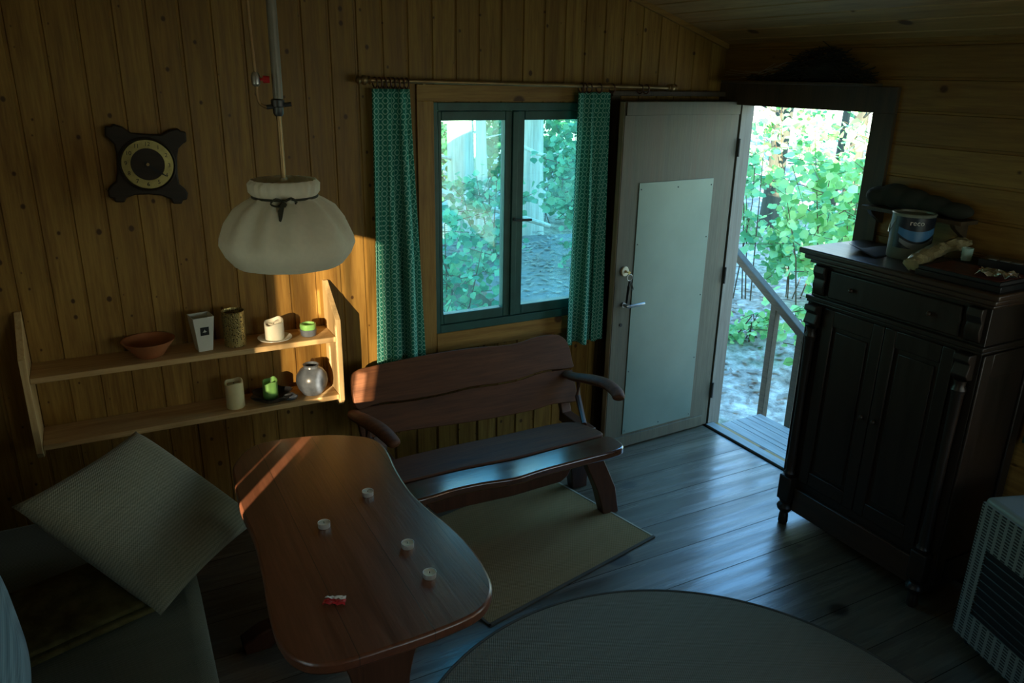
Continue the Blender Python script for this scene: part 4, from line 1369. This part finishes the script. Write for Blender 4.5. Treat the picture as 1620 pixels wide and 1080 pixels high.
for y0, y1, s in ((Y0 + 0.095, ymid - 0.002, 1), (ymid + 0.002, Y1 - 0.095, -1)):
    mb = MB().box((X0 - 0.012, y0, 0.26), (X0, y0 + 0.055, 1.145)).box((X0 - 0.012, y1 - 0.055, 0.26), (X0, y1, 1.145))
    mb.box((X0 - 0.012, y0 + 0.055, 0.26), (X0, y1 - 0.055, 0.33)).box((X0 - 0.012, y0 + 0.055, 1.07), (X0, y1 - 0.055, 1.145))
    dd = link('door', mb, M['dresser'], t, bevel=0.004)
    link('panel', MB().box((X0 - 0.007, y0 + 0.075, 0.35), (X0 - 0.0002, y1 - 0.075, 1.05)), M['dresser'], dd, bevel=0.006)
    yk = y1 - 0.028 if s > 0 else y0 + 0.028
    link('knob', MB().sphere((X0 - 0.022, yk, 0.72), 0.010, 12, 8), M['dresser_top'], dd)
for y in (Y0 + 0.047, Y1 - 0.047):
    prof = [(0.022, 0.27), (0.028, 0.285), (0.020, 0.30), (0.024, 0.34), (0.020, 0.40), (0.018, 0.70), (0.023, 0.98), (0.028, 1.00), (0.020, 1.02), (0.024, 1.04)]
    link('column', MB().lathe(prof, 20, (X0 - 0.022, y, 0)), M['dresser'], t)
    cb = [(X0, 1.150), (X0 - 0.052, 1.150), (X0 - 0.056, 1.125), (X0 - 0.036, 1.110), (X0 - 0.042, 1.085), (X0 - 0.050, 1.065), (X0 - 0.030, 1.045), (X0, 1.042)]
    link('corbel', MB().prism([(p[0] - X0, p[1]) for p in cb], (X0, y - 0.032, 0), (1, 0, 0), (0, 0, 1), (0, 0.064, 0)), M['dresser'], t, bevel=0.004)
    cb2 = [(X0, 1.330), (X0 - 0.030, 1.330), (X0 - 0.034, 1.30), (X0 - 0.018, 1.27), (X0 - 0.026, 1.24), (X0 - 0.014, 1.20), (X0, 1.19)]
    link('corbel', MB().prism([(p[0] - X0, p[1]) for p in cb2], (X0, y - 0.030, 0), (1, 0, 0), (0, 0, 1), (0, 0.060, 0)), M['dresser'], t, bevel=0.004)
    link('pilaster_base', MB().box((X0 - 0.050, y - 0.036, 0.135), (X0, y + 0.036, 0.268)), M['dresser'], t, bevel=0.006)
    link('foot', MB().lathe([(0.020, 0.0), (0.024, 0.012), (0.022, 0.05), (0.019, 0.062), (0.036, 0.082), (0.040, 0.096), (0.034, 0.110), (0.026, 0.118), (0.034, 0.136)], 24, (X0 - 0.020, y, 0)), M['dresser'], t)
    link('foot', MB().box((X1 - 0.06, y - 0.03, 0.0), (X1 - 0.005, y + 0.03, 0.0845)), M['dresser'], t, bevel=0.004)
link('plinth', MB().box((X0 - 0.020, Y0 + 0.085, 0.088), (X0 - 0.0005, Y1 - 0.085, 0.215)), M['dresser_top'], t, bevel=0.005)  # lighter tone stands for light reflected off the floor onto the base
for sy, s in ((Y0, -1), (Y1, 1)):
    mb = MB()
    a, b = (sy - 0.012, sy - 0.0003) if s < 0 else (sy + 0.0003, sy + 0.012)
    mb.box((X0 + 0.0, a, 0.12), (X0 + 0.06, b, 1.15)).box((X1 - 0.06, a, 0.12), (X1 - 0.002, b, 1.15))
    mb.box((X0 + 0.06, a, 0.12), (X1 - 0.06, b, 0.22)).box((X0 + 0.06, a, 1.05), (X1 - 0.06, b, 1.15))
    link('side_frame', mb, M['dresser'], t, bevel=0.004)

# things on the dresser
DT = 1.402
cx, cy = 3.085, 2.100
t = thing('paint_can', 'paint can with blue banded label on the dresser top', 'can', (cx, cy, DT))
link('body', MB().lathe([(0.083, 0), (0.085, 0.003), (0.085, 0.186), (0.088, 0.191), (0.085, 0.195), (0.078, 0.194), (0.076, 0.186), (0.003, 0.185)], 56, (cx, cy, DT)), M['can'], t)
def wrap(z0f, z1f, a0, a1, r, n=30):
    mb = MB(); vs = []; fs = []
    for i in range(n + 1):
        s = i / n; a = R(a0 + (a1 - a0) * s)
        for z in (z0f(s), z1f(s)):
            vs.append((cx + r * math.cos(a), cy + r * math.sin(a), DT + z))
    for i in range(n):
        fs.append((2 * i, 2 * i + 2, 2 * i + 3, 2 * i + 1))
    return mb.add(vs, fs)
A0, A1 = 165, 300      # label from left to right as seen from the room
link('label', wrap(lambda s: 0.050, lambda s: 0.182, A0, A1, 0.0855), M['label_dark'], t)
lab = t.children[-1]
dipf = lambda s: -0.030 * math.sin(math.pi * min(1, s * 1.05))
link('blue_band', wrap(lambda s: 0.112 + dipf(s), lambda s: 0.140 + 0.5 * dipf(s), 178, 292, 0.0860), M['label_blue'], lab)
link('grey_band', wrap(lambda s: 0.078 + dipf(s), lambda s: 0.094 + 0.7 * dipf(s), 185, 285, 0.0860), M['label_grey'], lab)
vs, fs = text_mesh('reco', 0.031, 0.0003)
mb = MB(); ac = R(226)
mb.add([(cx + (0.0866 + v.z) * math.cos(ac + v.x / 0.0866), cy + (0.0866 + v.z) * math.sin(ac + v.x / 0.0866), DT + 0.160 + v.y) for v in vs], fs)
link('lettering', mb, M['white'], lab, smooth=0)
link('handle', MB().tube([(cx + 0.0895 * math.cos(a), cy + 0.0895 * math.sin(a), DT + 0.165 - 0.06 * math.sin(q)) for a, q in ((R(100 + 6.5 * i), math.pi * i / 10) for i in range(11))], 0.0022, 6), M['steel'], t)

# dark curled sheet
mb = MB(); vs = []; fs = []
for j in range(9):
    for i in range(11):
        u, v = i / 10, j / 8
        p = Vector((2.935, 2.285, 0)) + Vector((0.24, 0.02, 0)) * u + Vector((-0.01, -0.150, 0)) * v
        curl = 0.035 * max(0, 1 - u * 1.6) ** 2 * (1 - v) + 0.010 * u * math.sin(v * 3)
        vs.append((p.x, p.y, DT + 0.002 + curl))
for j in range(8):
    for i in range(10):
        a = j * 11 + i; fs.append((a, a + 1, a + 12, a + 11))
o = link('black_sheet', MB().add(vs, fs), M['black'], smooth=60)
o.modifiers.new('thick', 'SOLIDIFY').thickness = 0.0015
tag(o, 'black sheet with a curled edge on the dresser, left of the paint can', 'sheet')

# flat box with a red cover, near corner of the dresser
t = thing('flat_box', 'flat dark game box with red cover at the near dresser corner', 'box', (3.03, 1.72, DT), rot=(0, 0, R(2)))
link('tray', MB().box((-0.190, -0.165, 0.0), (0.19, 0.17, 0.022)), M['black_gloss'], t, bevel=0.002)
link('lid', MB().box((-0.180, -0.155, 0.0222), (0.19, 0.165, 0.036)), M['black'], t, bevel=0.002)
link('cover_print', MB().box((-0.172, -0.145, 0.0362), (0.02, 0.150, 0.0372)), M['red_dark'], t)
t2 = thing('button_box', 'black box with a row of grey buttons on the flat box', 'box', (3.115, 1.68, DT + 0.0375), rot=(0, 0, R(10)))
link('case', MB().box((-0.05, -0.12, 0.0), (0.055, 0.10, 0.030)), M['black_gloss'], t2, bevel=0.003)
for i in range(4):
    y = 0.055 - i * 0.045
    link('button', MB().box((-0.042, y - 0.016, 0.0302), (-0.012, y + 0.016, 0.0325)), M['label_grey'], t2, bevel=0.002)
o = link('foil_bag', crumple(0.09, 0.13, 8, 9, 0.022, 11), M['foil'], smooth=0)
o.location = (2.945, 1.625, DT + 0.0375); o.rotation_euler = (0, 0, R(15))
o.modifiers.new('thick', 'SOLIDIFY').thickness = 0.001
tag(o, 'crumpled silver foil bag on the red-covered flat box', 'bag')
t = thing('glass_tumbler', 'small clear glass cup standing on the red-covered flat box', 'glass', (3.09, 1.845, DT + 0.0375))
link('body', MB().lathe([(0.017, 0), (0.020, 0.002), (0.023, 0.052), (0.0215, 0.052), (0.018, 0.006), (0.002, 0.005)], 24, (3.09, 1.845, DT + 0.0375)), M['tumbler'], t)
# tan plastic bag
mb = MB()
path = smooth_open([(2.850, 1.915, DT + 0.020), (2.90, 1.925, DT + 0.030), (2.98, 1.945, DT + 0.040), (3.07, 1.955, DT + 0.055), (3.15, 1.935, DT + 0.072), (3.20, 1.900, DT + 0.085)], 5)
rad = [0.028, 0.034, 0.030, 0.030, 0.033, 0.036, 0.034, 0.032, 0.035, 0.038, 0.036, 0.034, 0.033, 0.036, 0.039, 0.036, 0.033, 0.030, 0.032, 0.034, 0.034, 0.032, 0.028, 0.022, 0.014, 0.006][:len(path)]
mb.tube(path, rad, 14, 0.8)
rnd = random.Random(4)
for v in mb.v:
    v += Vector((rnd.uniform(-.005, .005), rnd.uniform(-.005, .005), rnd.uniform(-.004, .004)))
mn = min(v.z for v in mb.v)
mb.v = [v + Vector((0, 0, DT + 0.0005 - mn)) for v in mb.v]
o = link('plastic_bag', mb, M['tan_plastic'], smooth=20)
tag(o, 'crumpled tan plastic bag on the dresser beside the flat box', 'bag')

# dark wall shelf with a cloth bundle above the dresser
t = thing('wall_ledge', 'dark narrow wall ledge behind the paint can', 'shelf', (3.24, 2.18, 1.53))
link('board', MB().box((3.15, 1.93, 1.560), (WX, 2.42, 1.578)), M['dark_trim'], t, bevel=0.002)
for y in (1.98, 2.39):
    link('bracket', MB().prism([(0, 0), (-0.10, 0), (-0.085, -0.02), (-0.02, -0.06), (0, -0.07)], (WX, y - 0.012, 1.5598), (1, 0, 0), (0, 0, 1), (0, 0.024, 0)), M['dark_trim'], t, bevel=0.002)
mb = MB()
for i, (y, z, ry, rz_) in enumerate(((2.37, 1.625, 0.07, 0.045), (2.29, 1.632, 0.09, 0.056), (2.20, 1.625, 0.09, 0.050), (2.10, 1.618, 0.09, 0.042), (2.00, 1.612, 0.08, 0.034))):
    mb.sphere((3.205, y, 1.5785 + rz_ * 0.98), (0.045, ry, rz_), 16, 10)
o = link('cloth_bundle', mb, M['nest']); tag(o, 'dark rolled cloth bundle lying on the wall ledge', 'bundle')
rm = o.modifiers.new('merge', 'REMESH'); rm.mode = 'VOXEL'; rm.voxel_size = 0.009; rm.use_smooth_shade = True

# twig heap on the head board of the doorway
t = thing('twig_nest', 'dark heap of dry twigs piled on the board above doorway', 'nest', (3.20, 2.88, 2.10))
rnd = random.Random(12)
link('ledge', MB().box((3.13, 2.50, 2.101), (WX, 3.42, 2.114)), M['dark_trim'], t, bevel=0.002)
mb = MB()
for i in range(420):
    y = rnd.gauss(2.83, 0.17); y = min(3.22, max(2.56, y))
    hgt = 0.135 * math.exp(-((y - 2.80) / 0.20) ** 2) + 0.02
    z = 2.118 + rnd.random() * hgt
    x = 3.20 + rnd.uniform(-0.045, 0.04)
    l = rnd.uniform(0.06, 0.14); a = rnd.gauss(0, 0.5); b = rnd.gauss(0, 0.25)
    dv = Vector((math.sin(a) * 0.5, math.cos(a), math.sin(b))) * l / 2
    p0, p1 = Vector((x, y, z)) - dv, Vector((x, y, z)) + dv
    for p in (p0, p1):
        p.x = min(WX - 0.006, max(3.12, p.x)); p.z = max(2.118, min(ceil_z(p.x) - 0.01, p.z))
    mb.tube([p0, (p0 + p1) / 2 + Vector((0, 0, rnd.uniform(0, .008))), p1], 0.0022, 4)
o = link('twigs', mb, M['twig_dark'], t, smooth=0); o['kind'] = 'stuff'
link('core', MB().sphere((3.215, 2.82, 2.168), (0.045, 0.20, 0.052), 20, 10), M['nest'], t)
mb = MB()
for i in range(9):
    y0 = rnd.uniform(2.95, 3.1); y1 = rnd.uniform(3.30, 3.5)
    mb.tube([(3.17, y0, 2.16 + rnd.uniform(0, .05)), (3.20, (y0 + y1) / 2, 2.125 + rnd.uniform(0, .03)), (3.22, y1, 2.12 + rnd.uniform(0, .05))], 0.0007, 4)
o = link('web_thread', mb, M['web'], t, smooth=0); o['kind'] = 'stuff'

# green cloth hanging past the dresser
mb = MB(); vs = []; fs = []
for j in range(12):
    for i in range(13):
        y = 1.515 - 0.013 * i * 1.2; z = 0.72 + 0.75 * j / 11
        vs.append((WX - 0.022 + 0.012 * math.sin(i * 1.3), y + 0.03 * (1 - j / 11), z))
for j in range(11):
    for i in range(12):
        a = j * 13 + i; fs.append((a, a + 1, a + 14, a + 13))
o = link('hanging_cloth', MB().add(vs, fs), M['green_cloth'], smooth=80)
o.modifiers.new('thick', 'SOLIDIFY').thickness = 0.003
tag(o, 'dark green cloth hanging on the wall past the dresser', 'cloth')

# ------------------------------------------------------------------ gas heater
t = thing('gas_heater', 'pale slotted metal heater standing in front of the dresser side', 'heater', (2.812, 1.425, 0.0), rot=(0, 0, R(-18.8)))
# local: y from 0 (near the dresser) to -0.50 along the front, x from 0 (front) to 0.32 (back)
HH = 0.645
def hbox(a, b):
    return MB().box(a, b)
o = link('body', hbox((0.012, -0.50, 0.03), (0.31, 0.0, HH)), M['heater_white'], t)
b_ = o.modifiers.new('bevel', 'BEVEL'); b_.width = 0.022; b_.segments = 4; b_.limit_method = 'ANGLE'
mb = MB().box((0.0, -0.490, 0.045), (0.0115, -0.010, 0.165)).box((0.0, -0.490, 0.455), (0.0115, -0.010, 0.625))
mb.box((0.0, -0.075, 0.165), (0.0115, -0.010, 0.455)).box((0.0, -0.490, 0.165), (0.0115, -0.425, 0.455))
link('slotted_front', mb, M['slotted'], t, smooth=0)
g = link('grille_recess', hbox((0.004, -0.424, 0.166), (0.0115, -0.076, 0.454)), M['black'], t)
for i in range(8):
    z = 0.19 + i * 0.034
    link('grille_bar', MB().tube([(0.001, -0.424, z), (0.001, -0.076, z)], 0.0024, 6), M['dark_steel'], g)
link('control_knob', MB().lathe([(0.022, 0), (0.020, 0.016), (0.012, 0.02)], 20, (0.15, -0.15, HH + 0.0003)), M['black'], t)
for x in (0.05, 0.27):
    for y in (-0.05, -0.45):
        mb = MB().lathe([(0.014, 0), (0.014, 0.028)], 12, (x, y, 0.0))
        link('caster', mb, M['black'], t)

# ------------------------------------------------------------------ outside: landing, railing
t = thing('doorstep_landing', 'weathered grey plank landing outside the doorway', 'landing', (3.58, 2.9, -0.03))
for i in range(3):
    x0 = 3.395 + i * 0.135
    link('plank', MB().box((x0, 2.0, -0.065), (x0 + 0.132, 3.44, -0.030)), M['grey_wood'], t, bevel=0.003)
link('joist', MB().box((3.42, 2.0, -0.30), (3.76, 3.42, -0.066)), M['rail_wood'], t)
t = thing('stair_railing', 'wooden handrail with posts sloping down outside the doorway', 'railing', (3.84, 2.9, -0.7))
sl = (0.948 - 0.565) / (3.79 - 3.139)
def rz(y):
    return 0.565 + (y - 3.139) * sl
link('handrail', MB().prism([(4.05, rz(4.05) - 0.03), (4.05, rz(4.05) + 0.03), (2.2, rz(2.2) + 0.03), (2.2, rz(2.2) - 0.03)], (3.80, 0, 0), (0, 1, 0), (0, 0, 1), (0.055, 0, 0)), M['rail_wood'], t, bevel=0.005)
for y in (3.455, 3.215, 2.94, 2.66):
    link('baluster', MB().box((3.805, y - 0.024, -0.75), (3.850, y + 0.024, rz(y) - 0.012)), M['rail_wood'], t, bevel=0.003)

# ------------------------------------------------------------------ outside: ground, deck, trees, shrubs
def gz(x, y):
    d = math.hypot(x - 1.5, y - 1.0)
    return -0.95 + 0.045 * max(0, d - 4) + 0.05 * math.sin(x * 1.3 + y * 0.7) + 0.04 * math.sin(y * 1.9 - x * 0.5)


mb = MB(); vs = []; fs = []; n = 70
for j in range(n + 1):
    for i in range(n + 1):
        x, y = -14 + 36 * i / n, -12 + 34 * j / n
        vs.append((x, y, gz(x, y)))
for j in range(n):
    for i in range(n):
        a = j * (n + 1) + i; fs.append((a, a + 1, a + n + 2, a + n + 1))
g = struct('ground', MB().add(vs, fs), M['ground'], smooth=80)

rnd = random.Random(21)
mb = MB()
for i in range(3000):
    if rnd.random() < 0.5:
        x, y = rnd.uniform(4.0, 10.5), rnd.uniform(3.0, 11)
    else:
        x, y = rnd.uniform(1.5, 7.5), rnd.uniform(5.0, 12)
    z = gz(x, y) + 0.015; a = rnd.uniform(0, 6.28); s = rnd.uniform(0.03, 0.07); c_, s_ = math.cos(a) * s, math.sin(a) * s
    tl_ = rnd.uniform(0, 0.04)
    mb.add([(x - c_, y - s_, z), (x + s_ * .5, y - c_ * .5, z + tl_ * .4), (x + c_, y + s_, z + tl_), (x - s_ * .5, y + c_ * .5, z + tl_ * .6)], [(0, 1, 2, 3)])
for i in range(1500):
    x = rnd.uniform(3.3, 5.6); y = rnd.uniform(5.6, 9.5)
    if x < 3.34 + (y - 6.37) * 0.165 + 0.06 or x > 5.05 + (y - 5.3) * 0.22:
        continue
    if rnd.random() > 0.25 + 0.2 * (y - 5.6):
        continue
    z = 0.008; a = rnd.uniform(0, 6.28); s = rnd.uniform(0.025, 0.06); c_, s_ = math.cos(a) * s, math.sin(a) * s
    mb.add([(x - c_, y - s_, z), (x + s_ * .5, y - c_ * .5, z + .008), (x + c_, y + s_, z + rnd.uniform(0, .03)), (x - s_ * .5, y + c_ * .5, z + .012)], [(0, 1, 2, 3)])
o = link('leaf_litter', mb, M['litter'], smooth=0); o['kind'] = 'stuff'
tag(o, 'dry pale leaf litter scattered over the forest floor', 'leaf litter')

# wooden deck seen through the window
dk = thing('wooden_deck', 'low weathered wooden deck outside, below the window view', 'deck', (5.0, 8.2, -0.4))
pd = [(3.2, 5.5), (3.34, 6.37), (3.68, 8.44), (3.95, 9.6), (6.0, 9.2), (5.1, 5.3)]
link('boards', MB().prism(pd, (0, 0, -0.06), (1, 0, 0), (0, 1, 0), (0, 0, 0.06)), M['deck'], dk)
link('skirt', MB().prism([(p[0] + 0.05, p[1] + 0.02) for p in pd], (0, 0, -0.95), (1, 0, 0), (0, 1, 0), (0, 0, 0.888)), M['dark_bark'], dk)


def trunk(label, x, y, r, h, mat, lean=0.0, seed=0, category='tree'):
    rd = random.Random(seed)
    z0 = gz(x, y) - 0.1
    t = thing('tree', label, category, (x, y, z0))
    path = [(x + lean * s * h + 0.04 * math.sin(s * 5 + seed), y + 0.03 * math.sin(s * 4 + seed * 2), z0 + s * h) for s in [i / 10 for i in range(11)]]
    link('trunk', MB().tube(path, [r * (1.25 if i == 0 else 1 - 0.04 * i) for i in range(11)], 16), mat, t)
    mb = MB()
    for i in range(7):
        s = rd.uniform(0.35, 0.95); k_ = int(s * 10)
        p = Vector(path[k_]); a = rd.uniform(0, 6.28); l = rd.uniform(0.5, 1.3)
        dv = Vector((math.cos(a), math.sin(a), rd.uniform(0.1, 0.6)))
        mb.tube([p, p + dv * l * 0.5 + Vector((0, 0, -.05)), p + dv * l], [r * 0.16, r * 0.1, r * 0.03], 6)
    link('branch', mb, mat, t)
    return t


def leaf_poly(mb, p, nrm, ax, s, tone=0.5):
    nrm = nrm.normalized(); ax = (ax - nrm * ax.dot(nrm))
    if ax.length < 1e-3:
        ax = nrm.orthogonal()
    ax.normalize(); bx_ = nrm.cross(ax)
    o = [(0, 0, 0), (0.22, 0.40, .06), (0.60, 0.46, .05), (1.0, 0.0, -.08), (0.60, -0.46, .05), (0.22, -0.40, .06)]
    mb.add([p + (ax * a + bx_ * b + nrm * c) * s for a, b, c in o], [(0, 1, 2, 3), (0, 3, 4, 5)])
    if mb.uv is not None:
        mb.uv += [(tone, 0.5)] * 6


def shrub(label, cx, cy, rx, ry, z0, z1, n, s, mat, seed, group='leafy shrubs outside', stems=4):
    rd = random.Random(seed)
    zb = gz(cx, cy) - 0.05
    t = thing('shrub', label, 'shrub', (cx, cy, zb), group)
    mb = MB(); st = MB(); mb.uv = []
    tips = []
    for i in range(stems):
        a = rd.uniform(0, 6.28); rr = math.sqrt(rd.random()) * 0.8
        tip = Vector((cx + rx * rr * math.cos(a), cy + ry * rr * math.sin(a), z0 + (z1 - z0) * rd.uniform(0.6, 1.0)))
        base = Vector((cx + rd.uniform(-.15, .15), cy + rd.uniform(-.15, .15), zb))
        mid = base.lerp(tip, 0.5) + Vector((rd.uniform(-.1, .1), rd.uniform(-.1, .1), 0.2))
        st.tube([base, mid, tip], [0.010, 0.007, 0.003], 5)
        tips.append((base, mid, tip))
    nb = max(8, n // 14)
    for i in range(nb):
        while True:
            u = Vector((rd.uniform(-1, 1), rd.uniform(-1, 1), rd.uniform(-1, 1)))
            if u.length < 1:
                break
        c = Vector((cx + u.x * rx, cy + u.y * ry, (z0 + z1) / 2 + u.z * (z1 - z0) / 2))
        dirv = Vector((rd.uniform(-1, 1), rd.uniform(-1, 1), rd.uniform(-.3, .5))).normalized()
        st.tube([c - dirv * 0.22, c + dirv * 0.25], [0.005, 0.002], 4)
        for k_ in range(14):
            p = c + dirv * rd.uniform(-.25, .28) + Vector((rd.gauss(0, .06), rd.gauss(0, .06), rd.gauss(0, .05)))
            nr = Vector((rd.gauss(-0.35, .5), rd.gauss(-0.35, .5), rd.gauss(0.75, .4)))
            leaf_poly(mb, p, nr, Vector((rd.uniform(-1, 1), rd.uniform(-1, 1), rd.uniform(-.6, .2))), s * rd.uniform(0.6, 1.25), rd.random())
    link('foliage', mb, mat, t, smooth=0)
    link('stem', st, M['twig'], t, smooth=0)
    return t


# trunks in the window, from left to right, then beyond the doorway
trunk('thick pale tree trunk seen through the left window pane', 4.55, 10.05, 0.21, 6.0, M['bark'], 0.0, 1)
trunk('slim pale tree trunk seen high in the left window pane', 5.72, 11.8, 0.12, 6.0, M['bark'], 0.0, 2)
trunk('pale mossy tree trunk seen through the right window pane', 5.70, 9.92, 0.18, 6.0, M['bark'], 0.0, 3)
trunk('grey-green tree trunk at the upper left of the doorway view', 10.95, 10.25, 0.17, 7.0, M['dark_bark'], 0.0, 4)
trunk('thin dark tree trunk at the upper middle of the doorway view', 13.14, 10.79, 0.08, 7.0, M['dark_bark'], 0.0, 5)
trunk('dark tree trunk at the upper right of the doorway view', 12.55, 9.95, 0.14, 7.0, M['dark_bark'], 0.0, 6)

shrub('bright hazel shrub filling the right middle of the doorway view', 6.75, 5.45, 0.75, 0.70, 0.15, 1.70, 800, 0.10, M['leaf_bright'], 31)
shrub('bright bush low at the right of the doorway view by the dresser', 6.35, 4.95, 0.5, 0.45, -0.7, 0.55, 420, 0.10, M['leaf_bright'], 32)
shrub('green bush behind the handrail in the middle of the doorway view', 8.3, 7.2, 0.9, 0.8, -0.5, 0.75, 700, 0.12, M['leaf_mid'], 33)
shrub('tall pale bush far behind at the top of the doorway view', 9.9, 8.75, 1.5, 1.3, 0.4, 2.3, 520, 0.12, M['leaf_bright'], 34)
shrub('small fern-green plant low at the left of the doorway view', 6.55, 6.3, 0.40, 0.35, -0.95, -0.45, 260, 0.08, M['leaf_bright'], 35)
shrub('young bush at the upper left edge of the doorway view', 7.6, 7.5, 0.45, 0.5, 0.3, 1.7, 200, 0.10, M['leaf_mid'], 41)
shrub('teal-green bush at the lower left of the window view', 2.85, 6.5, 0.42, 0.5, -0.4, 1.0, 700, 0.08, M['leaf_shade'], 36)
shrub('green bush in the middle of the left window pane', 4.15, 8.3, 0.60, 0.5, 0.05, 1.12, 520, 0.085, M['leaf_shade'], 37)
shrub('green bush at the right of the right window pane', 5.05, 7.35, 0.50, 0.55, -0.1, 1.9, 1300, 0.085, M['leaf_shade'], 38)
shrub('deep green thicket filling the back of the window view', 7.4, 12.4, 2.0, 0.9, -0.5, 2.2, 3600, 0.12, M['leaf_deep'], 39)
shrub('deep green thicket at the far back left of the window', 4.6, 12.9, 1.3, 0.9, -0.5, 2.2, 2200, 0.12, M['leaf_deep'], 40)

# undergrowth of the wood all round the hut
rd = random.Random(77)
mb = MB(); mb.uv = []
spots = [(2.6, 11.0, 1.0), (1.0, 9.5, 0.9), (-0.8, 10.5, 1.2), (8.2, 11.0, 1.2), (10.2, 12.6, 1.5), (14.2, 12.2, 1.8), (14.8, 8.6, 1.6), (11.5, 6.2, 1.3), (9.6, 3.6, 1.3), (8.0, 0.8, 1.2), (12.6, 1.5, 1.6)]
for sx_, sy_, rr in spots:
    for i in range(420):
        a = rd.uniform(0, 6.28); q_ = math.sqrt(rd.random()) * rr
        x, y = sx_ + q_ * math.cos(a), sy_ + q_ * math.sin(a)
        z = gz(x, y) + rd.random() ** 0.8 * rr * 1.7
        leaf_poly(mb, Vector((x, y, z)), Vector((rd.gauss(-.3, .5), rd.gauss(-.3, .5), rd.gauss(.7, .4))), Vector((rd.uniform(-1, 1), rd.uniform(-1, 1), rd.uniform(-.6, .2))), rd.uniform(0.08, 0.16), rd.random())
o = link('undergrowth', mb, M['leaf_mid'], smooth=0); o['kind'] = 'stuff'
tag(o, 'scattered green undergrowth of the wood far behind the bushes', 'undergrowth')

# fallen branches
def branch(label, pts, r):
    sp = smooth_open(pts, 4)
    o = link('fallen_branch', MB().tube(sp, [r * (1 - 0.5 * i / len(sp)) for i in range(len(sp))], 8), M['bark'])
    return tag(o, label, 'branch')
branch('fallen pale branch lying across the left window view', [(2.9, 9.7, 1.0), (3.93, 9.35, 0.68), (4.7, 9.2, 0.42), (5.6, 9.3, 0.12)], 0.06)
branch('thin bent branch across the right window view', [(5.0, 9.4, 1.3), (5.35, 9.0, 1.12), (5.75, 8.9, 1.28), (6.3, 8.9, 1.35)], 0.03)

for o in bpy.data.objects:
    if '_abs' in o:
        del o['_abs']
